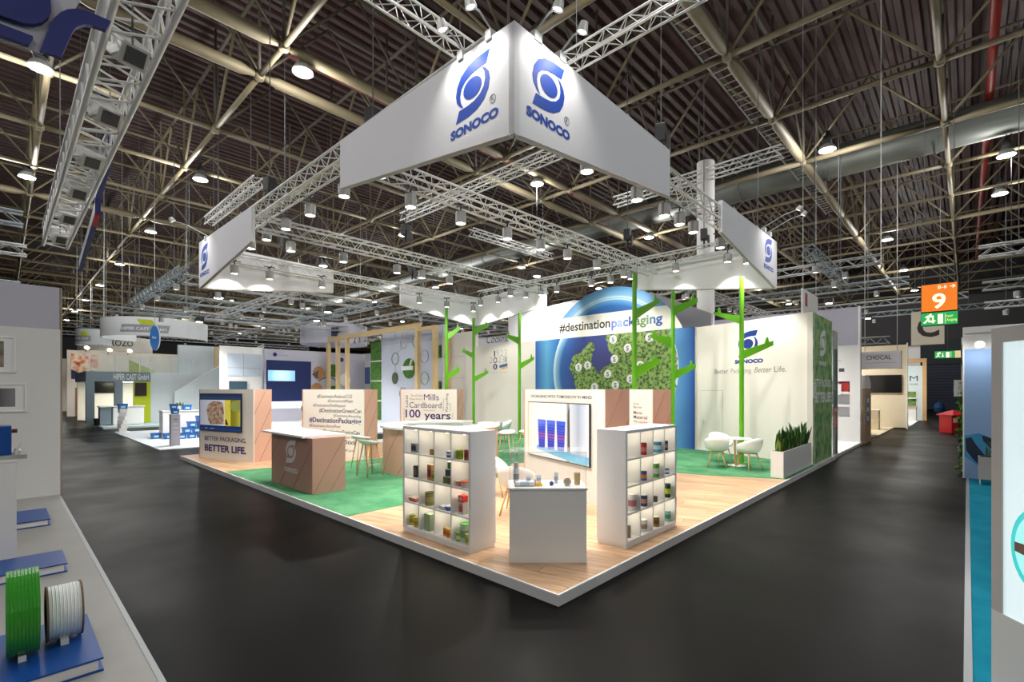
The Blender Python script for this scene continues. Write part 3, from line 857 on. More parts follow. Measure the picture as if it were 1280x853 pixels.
# ------------------------------------------------------------------ cube shelves
T_OUT, T_IN, CELL = .040, .018, .334
SHW = 2 * T_OUT + 4 * CELL + 3 * T_IN
puck_l = bpy.data.lights.new('puck_light', 'POINT'); puck_l.energy = .42; puck_l.color = (1, .84, .6); puck_l.shadow_soft_size = .04
def cube_shelf(label, PLc, PRc, depth, pucks):
    t, L_ = board_thing('cube_shelf', label, 'shelf', PLc, PRc, S)
    L_ = SHW; D = depth; b0 = .05
    box('plinth', .01, L_ - .01, .01, D - .01, 0, b0, white, t)
    H = b0 + SHW
    box('side_panel', 0, T_OUT, 0, D, b0, H, white_gloss, t, .002); box('side_panel', L_ - T_OUT, L_, 0, D, b0, H, white_gloss, t, .002)
    box('top_panel', T_OUT, L_ - T_OUT, 0, D, H - T_OUT, H, white_gloss, t, .002); box('bottom_panel', T_OUT, L_ - T_OUT, 0, D, b0, b0 + T_OUT, white_gloss, t, .002)
    box('back_panel', T_OUT, L_ - T_OUT, D - .012, D - .002, b0 + T_OUT, H - T_OUT, white, t)
    for k in range(3):
        x = T_OUT + (k + 1) * CELL + k * T_IN
        box('divider', x, x + T_IN, .003, D - .012, b0 + T_OUT, H - T_OUT, white, t)
    for r in range(3):
        z = b0 + T_OUT + (r + 1) * CELL + r * T_IN
        for k in range(4):
            x = T_OUT + k * (CELL + T_IN); box('shelf_board', x, x + CELL, .003, D - .012, z, z + T_IN, white, t)
    if pucks:
        for r in range(4):
            for k in range(4):
                x = T_OUT + k * (CELL + T_IN) + CELL * .5; z = b0 + T_OUT + r * (CELL + T_IN) + CELL
                build('puck_lamp', lathe(BM(), [(0, -.001), (.03, -.001), (.03, -.012), (0, -.014)], n=12, c=(x, .1, z)), lamp_glow, t)
                l = bpy.data.objects.new('puck_lamp_light', puck_l); COL.objects.link(l); l.parent = t; l.location = (x, .12, z - .035)
    return t
shelf_l = cube_shelf('white cube shelf of packaged goods facing the wide left aisle', (.20, 3.00), (.20, 1.53), .44, True)
shelf_r = cube_shelf('white cube shelf of cans facing the right aisle behind the plain counter', (1.68, .22), (3.14, .22), .44, True)
def cell_pos(sh, c, r, fx, y):
    x = T_OUT + c * (CELL + T_IN) + CELL * fx; z = S + .05 + T_OUT + (3 - r) * (CELL + T_IN)
    rz = sh.rotation_euler.z
    return (sh.location.x + x * math.cos(rz) - y * math.sin(rz), sh.location.y + x * math.sin(rz) + y * math.cos(rz), z), rz

_pm = {}
def pcol(rgb, rough=.35):
    if rgb not in _pm: _pm[rgb] = mat('pack_%d_%d_%d' % rgb, rgb, rough)
    return _pm[rgb]
def can(loc, rz, r, h, body, lid, label, bandc=None, group=None, n=18):
    t = thing('can', label, 'can', loc, rz, group)
    build('body', lathe(BM(), [(0, 0), (r * .97, 0), (r, .006), (r, h - .006), (r * .96, h - .003), (0, h - .003)], n=n), pcol(body), t, smooth=False)
    build('lid', lathe(BM(), [(0, h - .003), (r * 1.02, h - .003), (r * 1.02, h + .008), (r * .9, h + .008), (r * .88, h + .003), (0, h + .003)], n=n), pcol(lid, .3), t)
    if bandc: build('label_band', lathe(BM(), [(r * 1.006, h * .28), (r * 1.006, h * .68)], n=n), pcol(bandc), t)
    return t
def carton(loc, rz, w, d, h, body, label, patch=None):
    t = thing('carton', label, 'carton', loc, rz)
    box('body', -w / 2, w / 2, -d / 2, d / 2, 0, h, pcol(body), t, .003)
    if patch:
        slab('front_print', rect(-w * .38, w * .38, h * .2, h * .72), -d / 2, -d / 2 - .001, pcol(patch), t)
        slab('front_print', disc_poly(0, h * .82, w * .2, h * .08, 14), -d / 2, -d / 2 - .001, pcol(patch), t)
    return t
def tub(loc, rz, r, h, body, lid, label):
    t = thing('tub', label, 'tub', loc, rz)
    build('body', lathe(BM(), [(0, 0), (r * .8, 0), (r, h), (0, h)], n=18), pcol(body), t)
    build('lid', lathe(BM(), [(0, h), (r * 1.06, h), (r * 1.06, h + .012), (r * .9, h + .014), (0, h + .014)], n=18), pcol(lid), t)
    return t
def tray(loc, rz, w, d, h, body, lid, label):
    t = thing('food_tray', label, 'food tray', loc, rz)
    b_ = BM(); a_ = [b_.verts.new((sx * w * .42, sy * d * .42, 0)) for sx, sy in ((-1, -1), (1, -1), (1, 1), (-1, 1))]
    c_ = [b_.verts.new((sx * w * .5, sy * d * .5, h)) for sx, sy in ((-1, -1), (1, -1), (1, 1), (-1, 1))]
    b_.faces.new(list(reversed(a_))); b_.faces.new(c_)
    for i in range(4): b_.faces.new((a_[i], a_[(i + 1) % 4], c_[(i + 1) % 4], c_[i]))
    build('body', b_, pcol(body), t); box('film_lid', -w * .52, w * .52, -d * .52, d * .52, h, h + .006, pcol(lid), t)
    return t
L1 = 'on the left-aisle cube shelf, '
def PL(c, r, fx, y=.16):
    y = .03 + y * .42
    return cell_pos(shelf_l, c, r, max(.17, fx + .08 - 1.2 * y / CELL), y)
p, z = PL(0, 0, .70); carton(p, z, .16, .09, .15, (150, 152, 160), 'grey carton with black figures ' + L1 + 'top row', (40, 40, 46))
p, z = PL(1, 0, .86); carton(p, z, .09, .08, .09, (150, 118, 54), 'small brown carton ' + L1 + 'top row')
p, z = PL(2, 0, .86); tub(p, z, .055, .04, (60, 104, 170), (226, 230, 236), 'lower blue and white tub of two stacked ' + L1 + 'top row')
p2 = (p[0], p[1], p[2] + .054 * .86); tub(p2, z, .055, .035, (120, 160, 206), (236, 238, 240), 'upper pale blue tub of two stacked ' + L1 + 'top row')
p, z = PL(3, 0, .44); can(p, z, .055, .13, (134, 150, 20), (190, 196, 120), 'lime green can ' + L1 + 'top row', (120, 140, 14))
p, z = PL(3, 0, .88); can(p, z, .05, .15, (150, 72, 58), (186, 150, 130), 'brick red can ' + L1 + 'top row', (120, 44, 40))
p, z = PL(0, 1, .80); carton(p, z, .10, .09, .19, (44, 40, 40), 'black lattice gift carton ' + L1 + 'second row', (110, 104, 100))
p, z = PL(1, 1, .72); carton(p, z, .11, .08, .25, (196, 150, 104), 'tall tan snack carton ' + L1 + 'second row', (150, 40, 36))
p, z = PL(1, 1, .93, .1); can(p, z, .033, .16, (200, 170, 40), (150, 150, 60), 'slim yellow can ' + L1 + 'second row', (90, 120, 40))
for fx, dz, c, lb in ((.62, 0, (122, 132, 62), 'olive small can, bottom left of a little stack '), (.88, 0, (110, 96, 50), 'brown small can, bottom right of a little stack '), (.76, .115, (70, 84, 108), 'slate blue small can, middle of a little stack '), (.9, .225, (70, 116, 56), 'green small can on top of a little stack ')):
    p, z = PL(2, 1, fx, .15 + (.05 if dz > .2 else 0)); can((p[0], p[1], p[2] + dz * .9), z, .042, .098, c, (170, 170, 150), lb + L1[:-2])
p, z = PL(3, 1, .38); tub(p, z, .06, .07, (214, 130, 120), (236, 220, 214), 'small pink-red tub ' + L1 + 'second row')
p, z = PL(3, 1, .80); tub(p, z, .085, .085, (220, 196, 184), (214, 96, 40), 'wide white tub with orange lid ' + L1 + 'second row')
p, z = PL(0, 2, .66); tray(p, z, .2, .14, .06, (196, 110, 96), (226, 190, 180), 'clear red food tray ' + L1 + 'third row')
p, z = PL(1, 2, .62); can(p, z, .075, .2, (150, 142, 70), (70, 66, 44), 'large olive tin can ' + L1 + 'third row', (176, 168, 110))
p, z = PL(2, 2, .5, .12); tray(p, z, .14, .1, .05, (206, 212, 216), (226, 232, 236), 'pale flat tray ' + L1 + 'third row')
p, z = PL(2, 2, .84, .16); tub(p, z, .06, .06, (60, 92, 170), (210, 222, 238), 'blue tub with white lid ' + L1 + 'third row')
p, z = PL(3, 2, .62); carton(p, z, .11, .09, .18, (214, 208, 200), 'white carton under a red carton ' + L1 + 'third row', (196, 90, 80))
p, z = PL(3, 2, .62); carton((p[0], p[1], p[2] + .181 * .86), z, .115, .095, .10, (206, 34, 26), 'red carton on a white carton ' + L1 + 'third row', (236, 180, 170))
p, z = PL(0, 3, .46); can(p, z, .055, .16, (196, 178, 74), (150, 150, 60), 'yellow ribbed can, left one of a pair ' + L1 + 'bottom row', (150, 140, 40))
p, z = PL(0, 3, .80, .12); can(p, z, .055, .15, (180, 160, 76), (150, 140, 80), 'yellow ribbed can, right one of a pair ' + L1 + 'bottom row', (140, 128, 50))
p, z = PL(1, 3, .60); carton(p, z, .15, .1, .27, (152, 172, 138), 'tall sage green carton ' + L1 + 'bottom row')
p, z = PL(2, 3, .64); can(p, z, .045, .12, (208, 140, 40), (196, 160, 90), 'orange can, left one of a pair ' + L1 + 'bottom row', (176, 90, 30))
p, z = PL(2, 3, .86, .11); can(p, z, .048, .125, (214, 150, 40), (200, 160, 90), 'orange can, right one of a pair ' + L1 + 'bottom row', (186, 104, 30))
p, z = PL(3, 3, .78, .2); can(p, z, .085, .26, (190, 206, 176), (46, 130, 44), 'big pale can with dark green lid ' + L1 + 'bottom row', (120, 168, 110))
p, z = PL(3, 3, .38, .08); can(p, z, .045, .13, (150, 186, 60), (200, 214, 140), 'small bright green can ' + L1 + 'bottom row', (226, 222, 190))
p, z = PL(3, 3, .92, .07); can(p, z, .045, .15, (206, 190, 96), (220, 214, 160), 'small straw yellow can ' + L1 + 'bottom row', (150, 160, 60))
R1 = 'on the right-aisle cube shelf, '
def PR(c, r, fx, y=.16):
    return cell_pos(shelf_r, c, r, min(.82, fx + 1.7 * .08 / CELL), .08)
for c, r, fx, rr, h, body, lid, bandc, lb in (
        (1, 0, .26, .055, .20, (170, 30, 36), (120, 20, 26), (206, 120, 110), 'red can '), (2, 0, .40, .075, .19, (64, 150, 184), (226, 230, 232), (236, 240, 240), 'teal and white can '),
        (3, 0, .2, .035, .17, (52, 48, 46), (120, 116, 110), (150, 140, 130), 'slim dark can '), (1, 1, .26, .055, .15, (70, 80, 150), (40, 40, 60), (226, 140, 40), 'orange and blue can '),
        (2, 1, .22, .075, .25, (100, 176, 60), (226, 230, 226), (230, 236, 230), 'tall green and white can '), (3, 1, .24, .05, .11, (70, 110, 180), (236, 238, 240), (226, 232, 240), 'short blue and white can '),
        (0, 2, .36, .075, .26, (226, 222, 220), (206, 206, 206), (190, 120, 120), 'tall white can with red print '), (1, 2, .26, .065, .19, (56, 64, 140), (206, 210, 220), (196, 150, 110), 'navy can '),
        (2, 2, .2, .05, .09, (92, 84, 74), (60, 56, 50), None, 'low brown jar '), (3, 2, .32, .06, .25, (24, 70, 50), (40, 60, 60), (206, 222, 60), 'tall dark green can '),
        (0, 3, .12, .03, .19, (150, 120, 90), (120, 96, 70), None, 'slim brown can '), (1, 3, .26, .065, .20, (232, 230, 226), (236, 236, 226), (170, 140, 120), 'white can with brown print '),
        (2, 3, .26, .07, .17, (150, 116, 60), (232, 230, 214), (110, 80, 40), 'golden brown can with white lid '), (3, 3, .32, .06, .19, (140, 190, 176), (206, 226, 220), (60, 140, 110), 'mint green can ')):
    p, z = PR(c, r, fx, .12); can(p, z, rr * .86, h * .92, body, lid, lb + R1 + ('top row', 'second row', 'third row', 'bottom row')[r], bandc)

for o in COL.objects:
    if o.parent is None and o.get('category') in ('can', 'carton', 'tub', 'food tray'): o.scale = (.86, .86, .86)
# ------------------------------------------------------------------ plain white counter with an acrylic case
t, L_ = board_thing('display_counter', 'plain white display counter at the front corner of the stand', 'counter', (.32, .98), (.95, .32), S)
box('body', 0, L_, 0, .5, 0, .86, white, t, .002)
box('counter_top', -.012, L_ + .012, -.012, .512, .86, .885, white_top, t, .003)
ctr = t; CT = S + .885
t, L_ = board_thing('acrylic_case', 'clear acrylic cover over the samples on the white counter', 'display case', (.32, .98), (.95, .32), CT)
gl = glass('acrylic', (240, 248, 248), .07)
for nm, b_ in (('front_pane', (0, L_, .004, .010)), ('back_pane', (0, L_, .49, .496))): box(nm, b_[0], b_[1], b_[2], b_[3], 0, .42, gl, t)
box('side_pane', 0, .006, .011, .489, 0, .42, gl, t); box('side_pane', L_ - .006, L_, .011, .489, 0, .42, gl, t)
box('top_pane', 0, L_, .004, .496, .42, .426, glass('acrylic_top', (240, 248, 248), .12), t)
edge_m = glass('acrylic_edge', (236, 240, 236), .45)
for x in (0, L_ - .006): box('pane_edge', x, x + .006, .002, .0038, 0, .42, edge_m, t)
box('pane_edge', 0, L_, .002, .0038, .421, .427, edge_m, t)
def CP_(x, y, dz=0.):
    rz = ctr.rotation_euler.z
    return (ctr.location.x + x * math.cos(rz) - y * math.sin(rz), ctr.location.y + x * math.sin(rz) + y * math.cos(rz), CT + dz), rz
p, rz = CP_(.085, .30); t = thing('spray_can', 'white and grey spray can standing on the white counter', 'spray can', p, rz)
build('body', lathe(BM(), [(0, 0), (.036, 0), (.036, .17), (.03, .19), (0, .19)], n=18), pcol((206, 210, 214)), t); build('cap', lathe(BM(), [(0, .19), (.028, .19), (.028, .25), (.02, .26), (0, .26)], n=16), pcol((176, 178, 182)), t); build('label_band', lathe(BM(), [(.0365, .05), (.0365, .12)], n=18), pcol((120, 124, 134)), t)
p, rz = CP_(.19, .10, .032); t = thing('tube_roll', 'white printed tube lying on the white counter', 'tube', p, rz)
build('body', lathe(BM(), [(0, -.115), (.03, -.115), (.03, .115), (0, .115)], n=18, axis='x'), pcol((232, 234, 236)), t); build('cap', lathe(BM(), [(0, -.125), (.031, -.125), (.031, -.114), (0, -.114)], n=16, axis='x'), pcol((190, 194, 200)), t); build('label_band', lathe(BM(), [(.0305, -.06), (.0305, .05)], n=18, axis='x'), pcol((190, 200, 214)), t)
p, rz = CP_(.36, .12); t = thing('yellow_sample', 'yellow cone sample on the white counter', 'sample', p, rz)
build('body', lathe(BM(), [(0, 0), (.045, 0), (.04, .02), (.018, .05), (0, .055)], n=14), pcol((236, 190, 50)), t); build('tip', lathe(BM(), [(0, 0), (.02, 0), (.014, .075), (0, .08)], n=10, c=(-.05, .03, 0)), pcol((222, 170, 110)), t)
for x, y, r, h, c, lb in ((.24, .38, .03, .075, (214, 220, 228), 'small pale cup left of another on the white counter'), (.37, .38, .03, .075, (206, 214, 226), 'small pale cup right of another on the white counter'), (.58, .30, .026, .125, (222, 226, 230), 'slim white canister on the white counter'), (.83, .22, .038, .135, (196, 168, 110), 'golden kraft canister on the white counter')):
    p, rz = CP_(x, y); can(p, rz, r, h, c, tuple(min(255, v + 14) for v in c), lb, (150, 170, 206) if r < .035 else None)
p, rz = CP_(.51, .14, .028); t = thing('blue_ball', 'small blue capsule on the white counter', 'ball', p, rz)
build('body', lathe(BM(), [(0, -.028)] + [(.028 * math.cos(a), .028 * math.sin(a)) for a in [-1.2 + .3 * i for i in range(9)]] + [(0, .028)], n=16), pcol((40, 70, 150)), t, True); build('cap', lathe(BM(), [(0, .026), (.012, .026), (.012, .036), (0, .036)], n=12), pcol((220, 222, 226)), t)
p, rz = CP_(.70, .15, .05); t = thing('paper_ring', 'beige paper tube standing on edge on the white counter', 'tube', p, rz)
build('body', lathe(BM(), [(.03, -.03), (.048, -.03), (.048, .03), (.03, .03), (.03, -.03)], n=20, axis='y'), pcol((214, 196, 166)), t); build('end_cap', lathe(BM(), [(0, -.02), (.03, -.02), (.03, -.015), (0, -.015)], n=16, axis='y'), pcol((236, 224, 206)), t)

# ------------------------------------------------------------------ seats and tables
def shell_bm(rim, rx, ry, zb):
    b_ = BM(); n, K = 28, 9; rows = []
    ctr_ = b_.verts.new((.0, 0, zb))
    for k in range(1, K + 1):
        f = k / K; row = []
        for i in range(n):
            a = 2 * math.pi * i / n
            rr = min(1, f * 1.55) ** .8
            up = max(0, (f - .42) / .58) ** 1.5
            z = zb + .018 * rr + (rim(a) - zb) * up
            fl = .80 + .20 * rr * (1 if f < .7 else 1) + .06 * up
            x = math.cos(a) * rx * rr * (.93 + .09 * up); y = math.sin(a) * ry * rr * (.93 + .09 * up)
            if math.cos(a) < 0: x -= .05 * up
            row.append(b_.verts.new((x, y, z)))
        rows.append(row)
    for i in range(n): b_.faces.new((ctr_, rows[0][i], rows[0][(i + 1) % n]))
    for p, q in zip(rows, rows[1:]):
        for i in range(n): b_.faces.new((p[i], q[i], q[(i + 1) % n], p[(i + 1) % n]))
    return b_
seat_white = mat('seat_plastic', (238, 238, 236), .38)
def armchair(label, loc, rz, first=[]):
    if first:
        return ctree(first[0], loc, rz, label)
    t = thing('armchair', label, 'chair', loc, rz, 'white tub armchairs with wooden legs'); first.append(t)
    rim = lambda a: .46 + .34 * ((1 - math.cos(a)) / 2) ** .75
    o = build('seat_shell', shell_bm(rim, .27, .295, .425), seat_white, t, smooth=True)
    md = o.modifiers.new('thickness', 'SOLIDIFY'); md.thickness = .014; md.offset = 0
    for sx in (-1, 1):
        for sy in (-1, 1): build('leg', rod(BM(), (sx * .12, sy * .12, .425), (sx * .235, sy * .225, 0), .018, .012, n=8), wood, t, True)
    b_ = BM(); rod(b_, (-.13, -.13, .405), (.13, .13, .405), .012, n=6); build('cross_bar', b_, wood, t)
    b_ = BM(); rod(b_, (-.13, .13, .405), (.13, -.13, .405), .012, n=6); build('cross_bar', b_, wood, t)
    return t
def stool(label, loc, rz, first=[]):
    if first: return ctree(first[0], loc, rz, label)
    t = thing('bar_stool', label, 'bar stool', loc, rz, 'white bar stools with wooden legs'); first.append(t)
    rim = lambda a: .775 + .075 * ((1 - math.cos(a)) / 2) ** 1.2
    o = build('seat_shell', shell_bm(rim, .21, .235, .745), seat_white, t, smooth=True)
    md = o.modifiers.new('thickness', 'SOLIDIFY'); md.thickness = .014; md.offset = 0
    for sx in (-1, 1):
        for sy in (-1, 1): build('leg', rod(BM(), (sx * .11, sy * .11, .75), (sx * .215, sy * .215, 0), .019, .012, n=8), wood, t, True)
    q = .175; build('foot_rest', sweep(BM(), [(-q, -q, .27), (q, -q, .27), (q, q, .27), (-q, q, .27)], .008, n=6, closed=True), steel, t)
    b_ = BM(); bx(b_, -.13, .13, -.13, .13, .735, .75); build('seat_frame', b_, wood, t)
    return t
def round_table(label, loc, top_r=.36, h=.74):
    t = thing('round_table', label, 'table', loc, .4)
    build('table_top', lathe(BM(), [(0, h - .022), (top_r - .02, h - .022), (top_r, h - .008), (top_r, h), (0, h)], n=32), white, t)
    for k in range(4):
        a = math.pi / 4 + k * math.pi / 2
        build('leg', rod(BM(), (.06 * math.cos(a), .06 * math.sin(a), h - .022), (.05 * math.cos(a), .05 * math.sin(a), .0), .02, n=8), wood, t)
    build('foot_plate', lathe(BM(), [(0, 0), (.22, 0), (.22, .008), (0, .012)], n=24), white_matt, t)
    return t
CZ = S + .006
round_table('small round white table between tub chairs near the planter', (9.75, 1.55, CZ))
armchair('white tub armchair left of the small round table near the planter', (9.15, 1.85, CZ), math.radians(20))
armchair('white tub armchair nearest the planter at the small round table', (9.30, 1.10, CZ), math.radians(60))
armchair('white tub armchair behind the small round table, half hidden', (10.15, 2.10, CZ), math.radians(-130))
round_table('small round white table among tub chairs in front of the cream wall', (9.4, 10.9, CZ))
armchair('white tub armchair beside the slim green tree pole, seen past the left shelf', (9.96, 10.5, CZ), math.radians(150))
armchair('white tub armchair behind the curved bar, partly hidden by the left shelf', (8.9, 11.1, CZ), math.radians(-20))
armchair('white tub armchair at the far table, mostly hidden behind the left shelf', (9.3, 10.35, CZ), math.radians(80))
armchair('large white tub armchair close behind the acrylic case', (2.07, 2.49, S + .0005), math.radians(30))
armchair('white tub armchair hidden behind the left shelf and the nearer armchair', (2.79, 3.75, S + .0005), math.radians(-60))
stool('white bar stool in front of the curved bar, the nearer of two', (2.22, 7.38, CZ), math.radians(5))
stool('white bar stool in front of the curved bar, the farther of two', (2.62, 8.45, CZ), math.radians(-10))
stool('white bar stool between the left shelf and the large screen', (6.20, 6.70, CZ), math.radians(200))
stool('white bar stool half hidden by the edge of the large screen panel', (6.95, 6.60, CZ), math.radians(170))
stool('white bar stool behind the brown reception counter', (1.45, 8.55, CZ), math.radians(190))
stool('white bar stool behind the right cube shelf with one leg showing', (4.55, 1.15, S + .0005), math.radians(100))

# ------------------------------------------------------------------ planter with snake plants
t = thing('planter_box', 'long white planter box at the corner of the aisle', 'planter', (8.50, .11, S), 0)
PLX, PLY, PH = 2.72, .27, .615
for b_ in ((0, PLX, 0, .02), (0, PLX, PLY - .02, PLY)): box('long_side', b_[0], b_[1], b_[2], b_[3], 0, PH, white, t)
for x in (0, PLX - .02): box('short_side', x, x + .02, .0205, PLY - .0205, 0, PH, white, t)
box('soil', .021, PLX - .021, .021, PLY - .021, .4, PH - .03, mat('soil', (52, 40, 30), .95), t)
t = thing('snake_plant', 'row of upright green snake plants in the white planter', 'plant', (8.50, .11, S + PH - .03), 0)
leaf_a = mat('leaf_dark', (44, 84, 30), .4, noise=.25, scale=20); leaf_b = mat('leaf_light', (96, 124, 44), .4, noise=.25, scale=20)
random.seed(11); leaf_me = []
for v in range(6):
    b_ = BM(); h = .30 + .045 * v; w = .028; tw = random.uniform(-.6, .6); rows = []
    for k in range(5):
        f = k / 4; ww = w * (.55 + 1.0 * f * (1 - f) * 2.2) * (1 if k < 4 else .08); a = tw * f; lean = .05 * f * f
        rows.append([b_.verts.new((lean + s_ * ww * math.cos(a), s_ * ww * math.sin(a) + (.006 if s_ == 0 else 0), h * f)) for s_ in (-1, 0, 1)])
    for p, q in zip(rows, rows[1:]):
        for k in range(2): b_.faces.new((p[k], p[k + 1], q[k + 1], q[k]))
    me = bpy.data.meshes.new('leaf'); b_.to_mesh(me); b_.free(); me.materials.append(leaf_a if v % 3 else leaf_b); leaf_me.append(me)
for i in range(110):
    o = link('leaf', random.choice(leaf_me), None, t)
    o.location = (random.uniform(.08, PLX - .08), random.uniform(.06, PLY - .06), 0); o.rotation_euler = (random.uniform(-.18, .18), random.uniform(-.18, .18), random.uniform(0, 6.28))
    k = random.uniform(.9, 1.25); o.scale = (k, k, k)

# ------------------------------------------------------------------ green steel trees
def tree(label, a, b, Y, branches, top=5.30):
    t = thing('steel_tree', label, 'decorative tree', (a, b, CZ), math.radians(-46.66), 'flat green steel trees')
    H = top - CZ
    build('trunk', lathe(BM(), [(0, 0), (.062, 0), (.062, H), (0, H)], n=14), green, t, smooth=False)
    build('foot_plate', lathe(BM(), [(0, 0), (.14, 0), (.14, .01), (0, .01)], n=16), green, t)
    zz = lambda py: 2.16 + (487 - py) * Y / 603 - CZ
    for i, (sd, r0, r1, t0, t1, ln) in enumerate(branches):     # side, root top/bottom, tip top/bottom (image heights at that distance), length
        x0 = .055 * sd; x1 = sd * ln
        za, zb, zc, zd = zz(r0), zz(r1), zz(t0), zz(t1)
        fx = lambda f: x0 + (x1 - x0) * f
        zt = lambda f: za + (zc - za) * f
        pl = [(x0, zb), (x1, zd), (x1, zc), (fx(.86), zt(.86)), (fx(.82), zt(.82) + .15), (fx(.77), zt(.77) + .15), (fx(.72), zt(.72)), (x0, za)]
        slab('branch', pl, -.02, .02, green, t)
tree('green steel tree in front of the white logo wall beside the tub chairs', 10.45, 1.65, 13.5, [(-1, 395.2, 404.7, 390, 393.1, .78), (1, 438, 449, 426, 432, .88)])
tree('tall green steel tree in front of the lettering on the planet mural, the nearer one', 7.97, 3.60, 13.06, [(1, 386, 399.3, 373.3, 378.7, .68), (1, 457.6, 472.6, 448.2, 454.8, .68)])
tree('green steel tree before the right part of the planet mural, the farther one', 10.92, 3.88, 15.39, [(1, 382.5, 393.8, 372.2, 378.8, .78), (-1, 422, 435, 418, 422, .72), (1, 463.2, 474.5, 454.8, 460.4, .72)])
tree('green steel tree just left of the blue edge of the mural', 10.90, 10.50, 19.93, [(-1, 421.6, 430.6, 418, 421.5, .55), (1, 453.8, 461.5, 446, 450, .60)])
tree('green steel tree with three branches in front of the anniversary mark wall', 10.51, 12.88, 21.27, [(1, 410.6, 419.6, 404, 408, .66), (-1, 441, 448, 436, 439.6, .52), (1, 470.5, 477.6, 463.5, 466.7, .65)])
tree('green steel tree nearest the wooden pergola frame', 7.97, 11.63, 18.56, [(1, 417, 425.4, 408, 412.5, .53), (1, 467, 475, 459, 465, .52)])

# ------------------------------------------------------------------ hanging banners
ban = mat('banner_fabric', (246, 246, 250), .8)
ban_edge = mat('banner_edge', (206, 204, 200), .5)
def banner(label, corner, wings):
    t = thing('hanging_banner', label, 'banner', (corner[0], corner[1], 5.16), 0)
    out = []
    for PLc, PRc, zl, zr, tl, tr in wings:
        top = min(tl, tr)
        rz = math.atan2(PRc[1] - PLc[1], PRc[0] - PLc[0]); L_ = math.hypot(PRc[0] - PLc[0], PRc[1] - PLc[1])
        w = slab('wing', [(0, zl - 5.16), (L_, zr - 5.16), (L_, tr - 5.16), (0, tl - 5.16)], 0, .09, ban, t)
        w.location = (PLc[0] - corner[0], PLc[1] - corner[1], 0); w.rotation_euler = (0, 0, rz)
        b_ = BM(); rod(b_, (0.01, .045, zl - 5.163), (L_ - .01, .045, zr - 5.163), .03, n=4); build('edge_profile', b_, ban_edge, w)
        for xx in (1.2, L_ - 1.2): build('hanger', rod(BM(), (xx, .045, top - 5.16), (xx, .16, top - 4.95), .015, n=5), steel_dull, w)
        out.append(w)
    return out
TOPZ = 6.47
w1, w2 = banner('big white corner banner with two blue logos over the front of the stand', (.32, .90), [((.32, 5.12), (.32, .90), 5.72, 5.16, 6.56, 6.48), ((.32, .90), (4.38, .90), 5.16, 5.60, 6.48, 6.42)])
def logo_set(w, cx, x0, x1, reg=True):
    s_logo(cx, 6.0 - 5.16, .64, .70, 0, blue_logo, w)
    text('SONOCO', x0, 5.47 - 5.16, x1 - x0, .125, 0, blue_logo, w, bold=.06)
    if reg:
        ring = BM(); sweep(ring, [(cx + .37 + .05 * math.cos(a), -.003, .55 + .05 * math.sin(a)) for a in [2 * math.pi * i / 16 for i in range(16)]], .003, n=4, closed=True)
        build('mark_ring', ring, ink, w); text('R', cx + .35, .525, .04, .05, 0, ink, w)
logo_set(w1, 3.49, 3.06, 3.96); logo_set(w2, .64, .21, 1.08)
w1, w2 = banner('white corner banner with a blue logo on the left rear side of the stand', (.25, 13.60), [((.25, 13.60), (.25, 9.32), 5.18, 5.66, 6.53, 6.48), ((.25, 13.60), (4.40, 13.60), 5.18, 5.64, 6.53, 6.44)])
logo_set(w1, .48, .04, .94, False)
w1, w2 = banner('white corner banner with a blue logo on the right rear side of the stand', (11.50, 1.05), [((7.32, 1.05), (11.50, 1.05), 5.70, 5.08, 6.42, 6.42), ((11.50, 5.45), (11.50, 1.05), 5.66, 5.08, 6.42, 6.42)])
logo_set(w1, 3.46, 3.03, 3.91, False)
banner('white corner banner at the far rear corner of the stand above the anniversary wall', (11.50, 13.75), [((7.33, 13.75), (11.50, 13.75), 5.60, 5.14, TOPZ, TOPZ), ((11.50, 13.75), (11.50, 9.60), 5.14, 5.58, TOPZ, TOPZ)])
# ------------------------------------------------------------------ trusses, spots and hoists of the stand
TZ = 6.15
truss('silver truss over the right edge of the stand between two banners', (.45, 1.25, TZ), (11.35, 1.25, TZ), .30)
truss('silver truss spanning the stand from under the front banner', (.45, 4.75, TZ), (11.25, 4.75, TZ), .30)
truss('silver truss spanning the stand farther back, with spot lamps', (.45, 9.40, TZ), (11.25, 9.40, TZ), .30)
truss('silver truss along the rear of the stand beside the left rear banner', (.45, 13.35, TZ), (11.35, 13.35, TZ), .30)
truss('silver truss over the left edge of the stand between two banners', (.55, 1.4, TZ + .31), (.55, 13.2, TZ + .31), .30)
truss('silver truss along the mural wall with spot lamps', (11.20, 1.4, TZ + .31), (11.20, 13.2, TZ + .31), .30)
# short hall trusses hanging higher up
for lb, p0, p1, dk in (('short truss above the left half of the front banner', (-1.2, 4.42, 9.0), (3.0, 4.42, 9.0), 0), ('short truss above the right half of the front banner', (4.36, -.6, 9.0), (4.36, 3.4, 9.0), 0),
        ('high truss crossing behind the front banner bottom edge', (7.2, 5.0, 9.0), (7.2, 13.4, 9.0), 0), ('high truss seen through the middle of the stand frame', (10.2, 12.7, 9.0), (15.7, 12.7, 9.0), 0),
        ('high truss beyond the right end of the front banner', (11.6, .9, 9.0), (11.6, 6.4, 9.0), 0), ('high truss left of the front banner end', (2.0, 14.0, 9.0), (2.0, 19.5, 9.0), 0)):
    truss(lb, p0, p1, .29, hang=True)
n_sp = {}
def put_spot(a, b, z, aim, where, wash=False):
    n_sp[where] = n_sp.get(where, 0) + 1
    k = n_sp[where]; word = ('first', 'second', 'third', 'fourth', 'fifth', 'sixth', 'seventh', 'eighth', 'ninth')[k - 1]
    spot(a, b, z, aim, 'silver can spot lamp, %s along the %s' % (word, where), wash=wash)
ZS = 5.74
